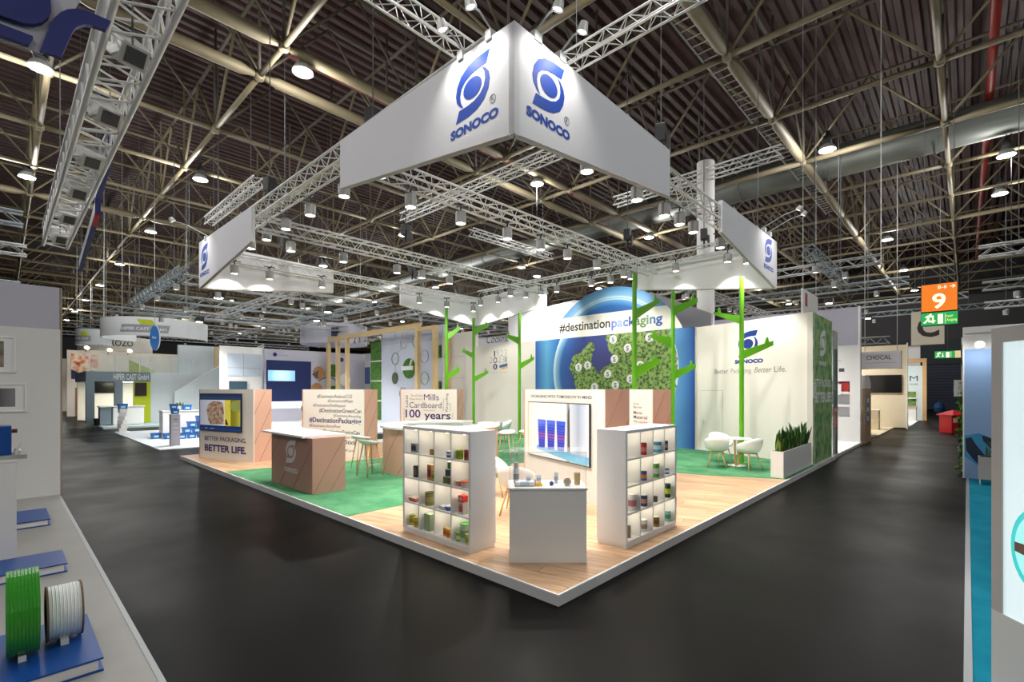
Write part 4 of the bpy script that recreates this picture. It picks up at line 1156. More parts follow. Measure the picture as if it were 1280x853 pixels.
for a, aim in ((1.55, (.6, 2.3, .5)), (2.8, (.9, 6.8, .8)), (4.2, (3.4, 3.2, 1.2)), (5.4, (4.2, 2.6, 1.2)), (6.5, (6.0, 3.0, 1)), (7.9, (6.3, 6.4, .5)), (9.4, (10.5, 3.2, 1))):
    put_spot(a, 4.75, ZS, aim, 'truss spanning under the front banner')
for a, aim in ((1.2, (.4, 11.2, .6)), (2.6, (2.6, 11.0, 1)), (4.3, (7.7, 12.6, 1.2)), (5.2, (4.2, 7.0, .8)), (6.3, (7.9, 12.3, 1.2)), (9.2, (9.5, 11, .5))):
    put_spot(a, 9.40, ZS, aim, 'truss farther back over the stand')
for a in (1.0, 2.0, 3.7): put_spot(a, 13.0, ZS, (a, 13.6, 5.1), 'rear truss by the left rear banner', True)
for a in (7.7, 9.1, 10.6): put_spot(a, 13.0, ZS, (a, 13.75, 5.0), 'rear truss by the far corner banner', True)
for b in (2.2, 3.8, 5.4, 7.0, 8.6, 10.2, 11.8, 12.9): put_spot(10.95, b, ZS + .3, (12.3, b, 2.2), 'truss along the mural wall', True)
for b in (6.2, 9.4): put_spot(10.95, b, ZS + .3, (14.2, b + .5, 5.0), 'truss along the mural wall, added to brighten the grey wall behind', True)  # two extra spots added to lift the grey wall behind the mural
for a, aim in ((2.6, (1.2, .6, .5)), (4.2, (2.4, .6, .4)), (5.3, (3.6, 1.7, 1.2)), (6.0, (6.0, 2.0, 1.4)), (6.7, (7.4, 1.0, .3)), (8.3, (9.3, 1.4, .3)), (10.3, (11.4, 1.6, 2.0))): put_spot(a, 1.45, ZS, aim, 'truss over the right edge of the stand')
for b, aim in ((2.1, (3.7, 2.6, 1.3)), (3.3, (3.9, 3.4, 1.3)), (4.6, (2.9, 6.2, .5)), (5.9, (2.7, 6.8, .6)), (7.4, (2.9, 11.4, 1.3)), (8.7, (.7, 12.8, 1.2)), (9.9, (3.0, 11.4, 1.2)), (11.0, (.9, 12.3, 1.2))): put_spot(.80, b, ZS + .3, aim, 'truss over the left edge of the stand', b > 7)

# arm floods that light the banner faces
fl = bpy.data.lights.new('arm_flood_light', 'SPOT'); fl.energy = 26; fl.spot_size = math.radians(105); fl.spot_blend = .9; fl.color = (1, .97, .92); fl.shadow_soft_size = .06
def arm_flood(root, head, aim, label):
    root, head = Vector(root), Vector(head)
    t = thing('arm_flood', label, 'flood lamp', root)
    h = head - root
    build('arm', sweep(BM(), [(0, 0, 0), (0, 0, .12), h * .6 + Vector((0, 0, .10)), h], .014, n=6), steel_dull, t)
    b_ = BM(); bx(b_, -.07, .07, -.05, .05, -.02, .10); build('bracket', b_, steel_dull, t)
    d = (Vector(aim) - head).normalized()
    o = build('lamp_head', lathe(BM(), [(0, -.09), (.05, -.09), (.075, .03), (.07, .03), (0, .0)], n=14), steel, t); o.location = h; o.rotation_mode = 'QUATERNION'; o.rotation_quaternion = d.to_track_quat('Z', 'Y')
    g = build('lens', lathe(BM(), [(0, .012), (.066, .012), (.066, .02), (0, .024)], n=14), lamp_glow, o)
    l = bpy.data.objects.new('arm_lamp_light', fl); COL.objects.link(l); l.parent = t; l.location = h + d * .05; l.rotation_mode = 'QUATERNION'; l.rotation_quaternion = d.to_track_quat('-Z', 'Y')
for i, b in enumerate((1.32, 1.85)): arm_flood((.36, b, TOPZ), (.01, b, TOPZ + .24), (.32, b, 5.85), 'arm flood lamp over the left face of the front banner, %s the corner' % ('nearer' if i == 0 else 'farther from'))
for i, a in enumerate((.75, 1.25)): arm_flood((a, .94, TOPZ), (a, .59, TOPZ + .24), (a, .9, 5.85), 'arm flood lamp over the right face of the front banner, %s the corner' % ('nearer' if i == 0 else 'farther from'))
arm_flood((.29, 13.0, TOPZ), (-.55, 13.0, TOPZ + .35), (.25, 13.0, 5.8), 'arm flood lamp over the left rear banner')
for i, a in enumerate((10.5, 11.0)): arm_flood((a, 1.09, TOPZ), (a, .25, TOPZ + .4), (a, 1.05, 5.8), 'arm flood lamp over the right rear banner, %s one' % ('inner', 'outer')[i])

# chain hoists
def hoist(a, b, z, label):
    t = thing('chain_hoist', label, 'hoist', (a, b, z), .3)
    b_ = BM(); bx(b_, -.12, .12, -.10, .10, .18, .52, .02); build('motor', b_, black, t)
    b_ = BM(); bx(b_, -.09, .09, -.16, -.105, .0, .3); build('chain_bag', b_, black, t)
    build('chain', rod(BM(), (0, 0, .5), (0, 0, 15.95 - z), .012, n=5), darkgrey, t)
    build('hook', rod(BM(), (0, 0, -.02), (0, 0, .2), .03, n=6), black, t)
for a, b, lb in ((.75, 4.75, 'black chain hoist over the left part of the front banner'), (4.75, 1.25, 'black chain hoist over the right part of the front banner'), (.55, 9.0, 'black chain hoist at the end of the left rear banner'), (4.6, 9.4, 'black chain hoist on the truss farther back, left'), (9.6, 4.75, 'black chain hoist on the truss behind the front banner, right'),
                 (2.6, 13.35, 'black chain hoist on the rear truss beside the left rear banner'), (7.6, 13.35, 'black chain hoist on the rear truss left of the far corner banner'), (11.2, 3.0, 'black chain hoist over the right rear banner')):
    hoist(a, b, 6.62, lb)

# ------------------------------------------------------------------ neighbouring stand at the left edge
bm = BM(); bx(bm, -9.5, -3.02, -2.4, 10.3, 0, .05)
lp = struct('floor_left_stand', bm, stone, 'grey vinyl platform of the stand at the left edge')
box('edge_trim', -3.02, -2.98, -2.4, 10.3, 0, .053, alu_edge, lp)
t, L_ = board_thing('stand_wall', 'off-white stand wall with framed pictures at the left edge', 'wall panel', (-9.5, 10.30), (-2.98, 10.30))
wall_lw = mat('left_wall_board', (222, 223, 221), .8)
box('wall_board', 0, L_, 0, .12, .05, 3.36, wall_lw, t); box('fabric_band', 0, L_ - .01, .01, .11, 3.36, 4.20, lilac, t)
box('end_profile', L_, L_ + .03, 0, .12, .05, 4.20, mat('end_profile', (150, 140, 122), .6), t)
def picture(label, a0, a1, z0, z1, cols):
    t = thing('framed_picture', label, 'picture', (a0, 10.298, z0), 0)
    w, h = a1 - a0, z1 - z0
    for r_ in (rect(0, w, 0, .035), rect(0, w, h - .035, h), rect(0, .035, .0355, h - .0355), rect(w - .035, w, .0355, h - .0355)): slab('frame_bar', r_, 0, -.03, white, t)
    slab('mat_board', rect(.035, w - .035, .035, h - .035), 0, -.010, white_print, t)
    slab('photo', rect(.16, w - .16, .10, h - .10), -.010, -.012, cols, t)
    slab('glass_pane', rect(.035, w - .035, .035, h - .035), -.018, -.020, glass('picture_glass', (240, 244, 250), .06), t)
picture('upper white framed photo of brown timber on the left stand wall', -4.7, -3.60, 2.48, 3.17, gradient_mat('photo_a', 2, 0, .7, [(0, (60, 48, 40)), (.35, (150, 124, 96)), (.5, (70, 66, 40)), (.7, (120, 110, 80)), (1, (40, 36, 30))], .4))
picture('lower white framed photo of stacked cartons on the left stand wall', -4.75, -3.45, 1.73, 2.28, gradient_mat('photo_b', 0, 0, 1.3, [(0, (150, 120, 96)), (.6, (176, 140, 110)), (.72, (60, 54, 60)), (.85, (120, 116, 120)), (1, (70, 64, 66))], .4))
box_o = thing('plinth', 'tall pale plinth carrying a blue machine at the left edge', 'plinth', (-4.7, 5.32, .05), 0)
box('body', 0, 1.03, 0, .9, 0, 1.24, white_matt, box_o, .003); box('top_board', 0, 1.035, -.005, .905, 1.24, 1.27, white, box_o, .002)
t = thing('strapping_machine', 'blue strapping device with red knob on the plinth at the left edge', 'machine', (-4.13, 5.36, 1.32), 0)
box('base_plate', 0, .55, 0, .4, 0, .05, steel_dull, t); box('housing', .02, .42, .05, .35, .05, .40, blue_card, t, .01)
build('knob', rod(BM(), (.42, .2, .33), (.47, .2, .33), .025, n=10), redpipe, t); build('roller', rod(BM(), (.47, .06, .08), (.47, .34, .08), .03, n=10), steel, t); build('guide', rod(BM(), (.45, .05, .05), (.50, .05, .2), .012, n=6), steel, t)
for nm, b0, b1, lb in (('far', 7.40, 8.40, 'blue and white book-like display box farthest along the left stand'), ('mid', 4.62, 5.62, 'blue and white book-like display box just beyond the coils'), ('near', 1.76, 2.78, 'blue and white book-like display box carrying two strap coils')):
    if nm == 'mid': b1 = 5.30
    t = thing('book_box', lb, 'display box', (-5.6, b0, .05), 0)
    w, d = 2.33, b1 - b0
    box('bottom_board', 0, w, 0, d, 0, .015, blue_card, t); box('core', 0, w - .03, .012, d - .012, .015, .088, white_matt, t); box('top_board', 0, w, 0, d, .088, .103, blue_card, t, .003)
BT = .154
strap = mat('green_strap', (52, 150, 40), .3, noise=.15, scale=30, coat=.3)
def coil(label, a0, a1, b, r, ri, m, rim):
    t = thing('strap_coil', label, 'strap coil', (a0, b, BT + r + .015), 0)
    w = a1 - a0
    build('wound_strap', lathe(BM(), [(ri, 0), (r, 0), (r, w), (ri, w), (ri, 0)], n=40, axis='x'), m, t, False)
    k = 9
    for i in range(1, k): build('strap_line', lathe(BM(), [(r - .001, w * i / k - .004), (r + .004, w * i / k), (r - .001, w * i / k + .004)], n=40, axis='x'), m, t)
    if rim:
        for x in (-.012, w): build('core_flange', lathe(BM(), [(ri, x), (r * 1.04, x), (r * 1.04, x + .012), (ri, x + .012), (ri, x)], n=40, axis='x'), rim, t)
        build('carton_ring', lathe(BM(), [(ri - .02, 0), (ri, 0), (ri, w), (ri - .02, w), (ri - .02, 0)], n=30, axis='x'), rim, t)
    b_ = BM(); bx(b_, w * .35, w * .6, -.16, -.08, -r - .015, -r + .03); build('wedge', b_, white_matt, t)
    b_ = BM(); bx(b_, w * .35, w * .6, .08, .16, -r - .015, -r + .03); build('wedge', b_, white_matt, t)
    return t
coil('bright green strapping coil standing on the nearest blue box', -3.775, -3.60, 2.26, .31, .2, strap, None)
coil('white strapping coil with brown carton flanges on the nearest blue box', -3.545, -3.355, 2.36, .205, .13, mat('white_strap', (232, 234, 236), .35), mat('carton_brown', (120, 92, 70), .7))

# big silver truss with floodlights above it
truss('large silver truss with white floodlights over the left stand', (-2.85, 2.0, 6.0), (-2.85, 13.9, 6.0), .44, steel, .55, .035, None, 'lattice_truss', .016, True)
flw = mat('flood_white', (206, 206, 202), .5)
for i, b in enumerate((3.7, 5.4, 7.2, 9.0, 10.9, 12.9)):
    t = thing('flood_light', 'white box floodlight in the large left truss, %s from the near end' % ('first', 'second', 'third', 'fourth', 'fifth', 'sixth')[i], 'floodlight', (-2.86, b, 5.86), math.radians(12), 'white floodlights in the left truss')
    b_ = BM(); bx(b_, -.13, .13, -.26, .26, -.12, .12, .02); o = build('housing', b_, flw, t); o.rotation_euler = (math.radians(38), 0, 0)
    b_ = BM(); bx(b_, -.09, .09, -.268, -.262, -.08, .08); o2 = build('glass_front', b_, darkgrey, o)
    build('yoke', sweep(BM(), [(-.15, 0, 0), (-.15, 0, .22), (.15, 0, .22), (.15, 0, 0)], .012, n=5), steel_dull, t)

# cut-off letters of a hanging sign
sign_blue = mat('sign_blue', (14, 30, 110), .45)
t = thing('letter_sign', 'cropped hanging sign with big dark blue letters at the top left', 'sign', (-3.8, 2.5, 5.0), 0)
kk = lambda pts: [((a + 3.8) * .685, 2.16 + (z - 2.16) * .685 - 5.0) for a, z in pts]
slab('letter', kk([(-4.3, 6.9), (-3.4, 6.95), (-3.385, 6.7), (-3.41, 6.60), (-3.46, 6.51), (-3.53, 6.45), (-3.62, 6.41), (-3.81, 6.40), (-4.3, 6.4)]), 0, .05, sign_blue, t)
slab('letter', kk([(-4.3, 6.31), (-3.54, 6.30), (-3.58, 6.18), (-4.3, 6.16)]), 0, .05, sign_blue, t)
slab('letter', kk([(-3.48, 6.17), (-3.42, 6.42), (-3.37, 6.60), (-3.30, 6.72), (-3.24, 6.79), (-3.18, 6.83), (-3.11, 6.86), (-3.04, 6.87), (-2.83, 6.87), (-2.88, 6.73), (-3.01, 6.72), (-3.08, 6.695), (-3.13, 6.65), (-3.17, 6.6), (-3.20, 6.53), (-3.30, 6.17)]), 0, .05, sign_blue, t)
slab('back_board', kk([(-4.3, 7.2), (-3.05, 7.2), (-3.2, 6.78), (-3.38, 6.5), (-3.45, 6.175), (-4.3, 6.165)]), .055, .07, mat('sign_board', (196, 196, 204), .5), t)
for x in (.05, .45): build('hanger', rod(BM(), (x, .06, .4), (x, .06, 10.95), .006, n=4), darkgrey, t)
# edge-on sign boards hanging above the left aisle
for i, (b0, b1, z0, z1, m, lb) in enumerate(((7.0, 9.6, 5.98, 6.30, sign_blue, 'blue-edged hanging board seen edge-on beside the silver truss, upper one'), (9.8, 16.5, 5.72, 6.02, sign_blue, 'blue and red hanging board seen edge-on beside the silver truss, lower one'))):
    t = thing('hanging_board', lb, 'sign', (-2.56 + .045 * (b0 - 7), b0, z0), math.radians(87.5))
    w = b1 - b0
    slab('board', rect(0, w, 0, z1 - z0), 0, .05, mat('board_grey', (196, 198, 208), .6), t)
    slab('edge_profile', rect(-.03, w, -.03, 0), -.02, .07, m, t); slab('edge_profile', rect(-.03, 0, 0, z1 - z0), -.02, .07, m, t); slab('face_print', rect(0, w, 0, z1 - z0), 0, -.02, m, t)
    if i: slab('edge_accent', rect(0, .9, -.05, -.03), -.02, .07, mat('sign_red', (196, 40, 36), .5), t)
    for x in (.3, w - .3): build('hanger', rod(BM(), (x, .02, z1 - z0), (x, .02, 15.95 - z0), .005, n=4), darkgrey, t)

# ------------------------------------------------------------------ stand at the right edge
bm = BM(); bx(bm, -2, 13.4, -9.5, -2.98, 0, .03)
rp = struct('floor_right_stand', bm, teal_carpet, 'turquoise carpet of the stand at the right edge')
box('edge_trim', -2, 13.4, -2.98, -2.93, 0, .035, alu_edge, rp)
# LED wall standing at an angle
Qx, Qy = .85, -3.07; dx_, dy_ = -.7797, -.6262
t = thing('led_wall', 'white glowing display wall in a grey frame at the right edge', 'display', (Qx, Qy, .03), math.atan2(dy_, dx_) + math.pi * 0)
t.rotation_euler = (0, 0, math.atan2(dy_, dx_))
# local x runs towards the viewer, the glowing face looks to local -y... the aisle side
fgrey = mat('frame_grey', (176, 172, 168), .5)
W_, H0, H1 = 2.2, .66, 2.575
bodyf = box('frame_body', 0, W_, .02, .16, H0 - .03, H1 - .03, fgrey, t)
box('frame_bar', 0, .075, 0, .02, H0 - .03, H1 - .03, fgrey, t); box('frame_bar', W_ - .075, W_, 0, .02, H0 - .03, H1 - .03, fgrey, t)
box('frame_bar', .075, W_ - .075, 0, .02, H1 - .13, H1 - .03, fgrey, t)
led = mat('led_white', (216, 234, 238), .3, emit=.5)
slab('led_face', rect(.075, W_ - .075, H0 - .03, H1 - .13), .012, .010, led, t)
ell = lambda rx, rz: [(.30 + rx * math.cos(a), 1.12 + rz * math.sin(a)) for a in [2 * math.pi * i / 30 for i in range(30)]]
slab('led_picture', ell(.17, .26), .010, .008, mat('led_teal', (60, 190, 190), .3, emit=.6), t)
slab('led_picture', ell(.14, .22), .008, .006, mat('led_pale', (150, 220, 218), .3, emit=.7), t)
slab('led_picture', [(.16, 1.08), (.3, 1.06), (.3, 1.14), (.16, 1.14)], .006, .004, mat('led_brown', (120, 90, 80), .3), t)
b_ = BM(); flatprism(b_, [(0, .0), (W_, .0), (W_, .3), (0, .3)], 0, H0 - .03); build('base', b_, mat('base_grey', (206, 208, 208), .5), t)
# blue end wall of that stand
t, L_ = board_thing('stand_wall', 'light blue stand wall with dark swirl print at the right edge', 'wall panel', (12.1, -2.90), (12.1, -8.5))
paleblue = mat('pale_blue_board', (140, 172, 214), .6)
box('wall_board', 0, L_, .01, .14, .03, 3.65, white_matt, t); slab('print_panel', rect(0.0, L_, .03, 3.12), .01, 0, paleblue, t)
slab('swirl_print', [(0.0, 1.05), (.25, 1.12), (.5, 1.0), (.8, .6), (1.0, .05), (.6, .05), (0, .55)], 0, -.002, mat('swirl_cyan', (60, 150, 200), .6), t)
slab('swirl_print', [(0.02, .98), (.12, 1.02), (.2, .85), (.34, .62), (.55, .5), (.6, .3), (.42, .2), (.26, .35), (.12, .55), (.03, .7)], -.002, -.004, mat('swirl_navy', (24, 40, 62), .6), t)
slab('swirl_print', [(.3, 1.08), (.55, .98), (.8, .65), (.9, .4), (.7, .55), (.45, .78), (.32, .95)], -.002, -.004, mat('swirl_navy', (24, 40, 62), .6), t)
box('header_rail', 0, L_, -.03, .005, 3.5, 3.65, white, t); box('end_cap', -.03, 0, -.005, .145, .03, 3.65, white, t)
t = thing('flood_lamp', 'bright round flood lamp on the light blue stand wall', 'flood lamp', (11.72, -3.16, 3.22), 0)
b_ = BM(); bx(b_, .02, .35, -.03, .03, -.02, .03); build('arm', b_, steel, t)
o = build('lamp_head', lathe(BM(), [(0, .06), (.06, .06), (.085, -.05), (.08, -.05), (0, -.03)], n=16), steel, t); o.rotation_euler = (0, math.radians(60), 0)
build('lens', lathe(BM(), [(0, -.035), (.075, -.035), (.075, -.042), (0, -.046)], n=16), mat('flood_glow', (255, 255, 250), emit=60), o)
l = bpy.data.lights.new('stand_flood_light', 'POINT'); l.energy = 14; l.shadow_soft_size = .06
lo = bpy.data.objects.new('flood_lamp_light', l); COL.objects.link(lo); lo.parent = t; lo.location = (-.1, 0, -.08)
t = thing('planter_box', 'grey planter box on legs at the right edge', 'planter', (11.2, -3.75, .03), 0)
box('body', 0, .4, 0, .62, .12, .62, fgrey, t, .01)
for x, y in ((.03, .03), (.37, .03), (.03, .59), (.37, .59)): build('leg', rod(BM(), (x, y, 0), (x, y, .12), .012, n=6), steel, t)
box('soil', .03, .37, .03, .59, .60, .625, mat('soil', (52, 40, 30), .95), t)
t = thing('small_plant', 'small green plant in the grey planter at the right edge', 'plant', (11.4, -3.42, .655), 0)
for i in range(14):
    o = link('leaf', random.choice(leaf_me), None, t); o.location = (random.uniform(-.1, .1), random.uniform(-.2, .2), 0); o.rotation_euler = (random.uniform(-.5, .5), random.uniform(-.5, .5), random.uniform(0, 6.28)); o.scale = (.7, .7, .9)
# ivy strip and number sheet
t = thing('ivy_garland', 'leafy green garland hanging beside the light blue wall', 'garland', (13.1, -2.86, 0), 0)
build('stem', sweep(BM(), [(.02 * math.sin(z * 5), .02 * math.cos(z * 4), z) for z in [i * .1 for i in range(1, 34)]], .012, n=5), leaf_a, t)
b_ = BM(); v_ = [b_.verts.new(p) for p in ((0, 0, 0), (.05, .01, .04), (.11, 0, .0), (.05, -.01, -.04))]; b_.faces.new(v_)
lm_ = [bpy.data.meshes.new('leaf') for _ in range(2)]; b_.to_mesh(lm_[0]); b_.to_mesh(lm_[1]); b_.free(); lm_[0].materials.append(mat('ivy_light', (96, 150, 40), .4)); lm_[1].materials.append(mat('ivy_dark', (40, 90, 30), .4))
for i in range(170):
    o = link('leaf', random.choice(lm_), None, t); o.location = (random.uniform(-.08, .08), random.uniform(-.07, .07), random.uniform(.05, 2.0)); o.rotation_euler = (random.uniform(-1, 1), random.uniform(-1, 1), random.uniform(0, 6.28))
build('mast', rod(BM(), (.1, 0, 0), (.1, 0, 3.5), .02, n=6), steel, t)
paper_sign('white paper stand number on the mast beside the light blue wall', (12.95, -2.70, 1.98), math.radians(-46))
# ------------------------------------------------------------------ stands along the right aisle
bm = BM(); bx(bm, 14.05, 19.4, .05, 8, 0, .1)
struct('floor_white_stand', bm, white_matt, 'white platform of the next stand along the right aisle')
box_t = thing('glass_screen', 'tall greenish glass screen at the end of the forest photo wall', 'glass screen', (14.0, .08, .1), 0)
box('pane', 0, .62, 0, .03, 0, 3.9, glass('green_glass', (120, 150, 140), .75), box_t); box('post', .62, .70, 0, .06, 0, 3.9, white_matt, box_t)
t, L_ = board_thing('stand_wall', 'white stand wall with square niches beyond the forest photo wall', 'wall panel', (19.2, 6.0), (19.2, .10))
# wall with three niches near its aisle end (local x 5.10-5.62)
NX0, NX1 = L_ - .95, L_ - .32
zs = [(1.06, 1.47), (1.56, 1.97), (2.07, 2.48)]
box('wall_board', 0, NX0, 0, .3, .1, 3.9, white_matt, t); box('wall_board', NX1, L_, 0, .3, .1, 3.9, white_matt, t)
for z0, z1 in ((.1, 1.06), (1.47, 1.56), (1.97, 2.07), (2.48, 3.9)): box('niche_rail', NX0, NX1, 0, .3, z0, z1, white_matt, t)
box('niche_back', NX0, NX1, .28, .3, 1.06, 2.48, greywall, t)
box('fabric_header', 0, L_ - .02, .03, .2, 3.9, 5.40, lilac, t); box('corner_post', L_ - .05, L_ + .02, -.02, .3, .1, 5.42, white, t)
slab('notice', rect(L_ - .68, L_ - .5, 2.86, 3.0), 0, -.003, darkgrey, t); slab('notice_line', rect(L_ - .78, L_ - .6, 3.3, 3.31), 0, -.003, ink, t)
t = thing('red_pack', 'red patterned pack in the top niche of the white stand wall', 'pack', (19.3, .62, 2.071), math.radians(-90))
box('body', -.16, .16, -.05, .05, 0, .36, mat('red_pattern', (170, 40, 36), .5, noise=.7, scale=25), t); box('closure', -.16, .16, -.01, .01, .36, .385, mat('red_dark', (110, 20, 20), .5), t)
paper_sign('white paper stand number on the white wall niches', (19.17, 1.0, 1.95), math.radians(-90))
# arched wooden panel
t, L_ = board_thing('arched_panel', 'wooden panel with rounded white top along the right aisle', 'wall panel', (19.55, -.02), (21.2, -.02))
box('wood_board', 0, L_, 0, .1, .0, 2.2, mat('panel_wood', (190, 162, 128), .6, noise=.1, scale=6), t)
slab('arched_top', [(0, 2.2), (L_, 2.2)] + [(L_ - .75 + .75 * math.cos(a), 2.2 + .5 * math.sin(a)) for a in [math.pi / 2 * i / 10 for i in range(11)]] + [(0, 2.7)], 0, .1, white_matt, t)
slab('info_board', rect(.2, 1.1, .75, 1.95), 0, -.03, mat('info_grey', (140, 146, 160), .6), t)
for k in range(3): slab('info_card', rect(.3, .8, .9 + .36 * k, 1.08 + .36 * k), -.03, -.035, white_print, t)
# chocolate stand
bm = BM(); bx(bm, 24.0, 31, .0, 9, 0, .06)
struct('floor_beige_stand', bm, mat('beige_floor', (206, 190, 160), .6), 'beige platform of the stand with the black screen')
bm = BM(); bx(bm, 21.3, 24, .1, 9, 0, .03)
struct('floor_grey_stand', bm, mat('grey_mat', (90, 92, 94), .8), 'grey mat between two stands on the right aisle')
beige = mat('beige_board', (226, 214, 186), .75)
t, L_ = board_thing('stand_wall', 'beige stand wall with a black screen along the right aisle', 'wall panel', (30.0, 8.0), (30.0, -.55))
box('wall_board', 0, L_, 0, .2, .06, 4.6, beige, t)
box('end_post', L_, L_ + .05, -.05, .25, 0, 4.7, white_matt, t)
text('CHOCAL', L_ - 1.9, 3.30, 1.75, .30, 0, mat('brand_black', (40, 38, 36), .5), t)
tv = thing('television', 'black switched-off television on the beige stand wall', 'television', (29.99, 1.30, 1.98), math.radians(-90))
box('case', 0, 1.66, -.08, 0, 0, .98, black, tv, .01); slab('screen', rect(.02, 1.64, .02, .96), -.08, -.083, screen_black, tv)
t = thing('hanging_sign', 'white box sign with thin dark capitals hanging over the beige stand', 'sign', (24.0, .72, 3.12), math.radians(-90))
box('sign_box', 0, 1.5, 0, .5, 0, .80, mat('sign_lilac', (236, 232, 236), .6), t); text('CHOCAL', .24, .42, .92, .19, 0, mat('brand_black', (40, 38, 36), .5), t, bold=.01)
slab('sign_line', rect(.22, 1.32, .26, .275), 0, -.003, ink_light, t)
for x in (.15, 1.35): build('hanger', rod(BM(), (x, .25, .8), (x, .25, 12.85), .015, n=5), steel_dull, t)
truss('short truss above the white box sign on the right aisle', (23.8, -.4, 4.4), (23.8, 5, 4.4), .3, steel_dull)
t = thing('service_counter', 'beige counter under the black television on the right aisle', 'counter', (27.5, .4, .06), 0)
box('body', 0, .6, 0, 1.6, 0, 1.0, beige, t); box('counter_top', -.05, .65, -.05, 1.65, 1.0, 1.04, white, t); box('shelf_board', -.02, 0, .1, 1.5, .45, .48, white, t)
t = thing('folding_chair', 'dark red cloth draped chair in front of the beige counter', 'chair', (24.7, .75, .06), math.radians(200))
box('seat', -.22, .22, -.22, .22, .43, .47, redpipe, t); box('backrest', -.22, -.18, -.22, .22, .5, .95, redpipe, t)
for x in (-.2, .2):
    for y in (-.2, .2): build('leg', rod(BM(), (x, y, 0), (x, y, .43), .015, n=6), darkgrey, t)
t = thing('storage_crate', 'grey crate of brochures by the dark red chair', 'crate', (23.0, .4, .03), 0)
box('body', 0, .45, 0, .6, 0, .42, fgrey, t); box('rim', -.02, .47, -.02, .62, .42, .47, darkgrey, t)
for k in range(4): box('brochure', .05, .4, .05 + .14 * k, .16 + .14 * k, .47, .66, pcol(((190, 220, 220), (226, 226, 222), (120, 190, 190), (214, 206, 196))[k]), t)
# slim black advertising column and pale green stand further on
t = thing('advert_column', 'slim dark advertising column past the beige wall', 'sign', (33.0, -.25, 0), 0)
box('column', 0, .5, 0, .9, 0, 2.6, mat('column_dark', (40, 44, 52), .5), t); box('poster', -.01, 0, .05, .85, 2.0, 3.4, mat('poster_blue', (96, 140, 160), .5, noise=.5, scale=4), t); box('frame_top', 0, .5, 0, .9, 2.6, 3.45, darkgrey, t)
t, L_ = board_thing('stand_wall', 'pale stand wall in a wooden frame far down the right aisle', 'wall panel', (40.0, 4.0), (40.0, -.70))
box('wall_board', 0, L_, 0, .2, 0, 3.8, mat('pale_blue_wall', (206, 220, 220), .7), t); box('frame_post', L_, L_ + .22, -.1, .3, 0, 4.05, wood, t); box('frame_head', 0, L_ + .22, -.1, .3, 4.05, 4.3, wood, t)
text('ILM', L_ - 1.2, 2.75, .95, .36, 0, ink, t); text('AND FILMS', L_ - 1.2, 2.45, .95, .12, 0, ink, t)
slab('moss_print', rect(L_ - 1.3, L_ - .35, 1.0, 2.0), 0, -.02, foliage_mat('moss_wall', (34, 60, 24), (76, 110, 44), (120, 150, 80), 3), t); slab('print_shelf', rect(L_ - 1.3, L_ - .35, 1.5, 1.58), -.02, -.1, white, t)
t = thing('service_counter', 'small white counter in the wooden framed stand far down the aisle', 'counter', (38.6, -.45, 0), 0)
box('body', 0, .6, 0, 1.1, .05, .95, white_matt, t); box('counter_top', -.04, .64, -.04, 1.14, .95, 1.0, wood, t); box('footing', 0.05, .55, .05, 1.05, 0, .05, darkgrey, t)
bm = BM(); bx(bm, 32, 46, -.55, 9, 0, .04); struct('floor_pale_stand', bm, white_matt, 'white platform of the far stands on the right aisle')
t, L_ = board_thing('stand_wall', 'white stand wall high behind the wooden framed stand', 'wall panel', (47.0, 8.0), (47.0, -.2))
box('wall_board', 0, L_, 0, .2, 0, 5.6, white_matt, t); box('cap_rail', 0, L_, -.03, .23, 5.6, 5.7, fgrey, t)
# end wall of the aisle: dark roller door, exit lamp, extinguisher
t, L_ = board_thing('roller_door', 'dark blue roller door closing the end of the right aisle', 'door', (64.9, 3.0), (64.9, -8.0))
dk = mat('door_navy', (24, 34, 52), .6)
for k in range(16): box('door_slat', 0, L_, 0, .06, .02 + .3 * k, .30 + .3 * k, dk, t, .01)
box('lintel', -.2, L_ + .2, -.1, .3, 4.85, 7.5, mat('door_lintel', (28, 38, 44), .7), t)
for x in (.35, L_ - .35): box('door_post', x - .2, x + .2, -.12, .0, 0, 4.8, dk, t)
t = thing('safety_sign', 'small green safety sign on the dark roller door', 'sign', (64.7, -1.9, 1.9), math.radians(-90)); slab('plate', rect(0, .45, 0, .45), 0, -.02, mat('sign_green', (40, 150, 110), .5, emit=.3), t); slab('symbol', rect(.12, .33, .1, .35), -.02, -.03, white_print, t)
t = thing('fire_extinguisher', 'fire extinguisher in a case by the end of the aisle', 'extinguisher', (60, -3.0, 0), 0)
build('cylinder', lathe(BM(), [(0, 0), (.16, 0), (.16, 1.0), (.06, 1.15), (0, 1.15)], n=14), darkgrey, t); build('valve', rod(BM(), (0, 0, 1.15), (0, 0, 1.35), .05, n=8), steel, t); build('label_band', lathe(BM(), [(.165, .4), (.165, .75)], n=14), white_print, t)
t = thing('blue_bin', 'blue bin bag at the end of the right aisle', 'bin', (58, -1.0, 0), 0)
build('bag', lathe(BM(), [(0, 0), (.35, 0), (.42, .4), (.3, .8), (.08, .9), (0, .9)], n=12), mat('bag_blue', (30, 80, 130), .5), t); build('knot', rod(BM(), (0, 0, .88), (.05, 0, 1.05), .06, n=6), mat('bag_blue', (30, 80, 130), .5), t)
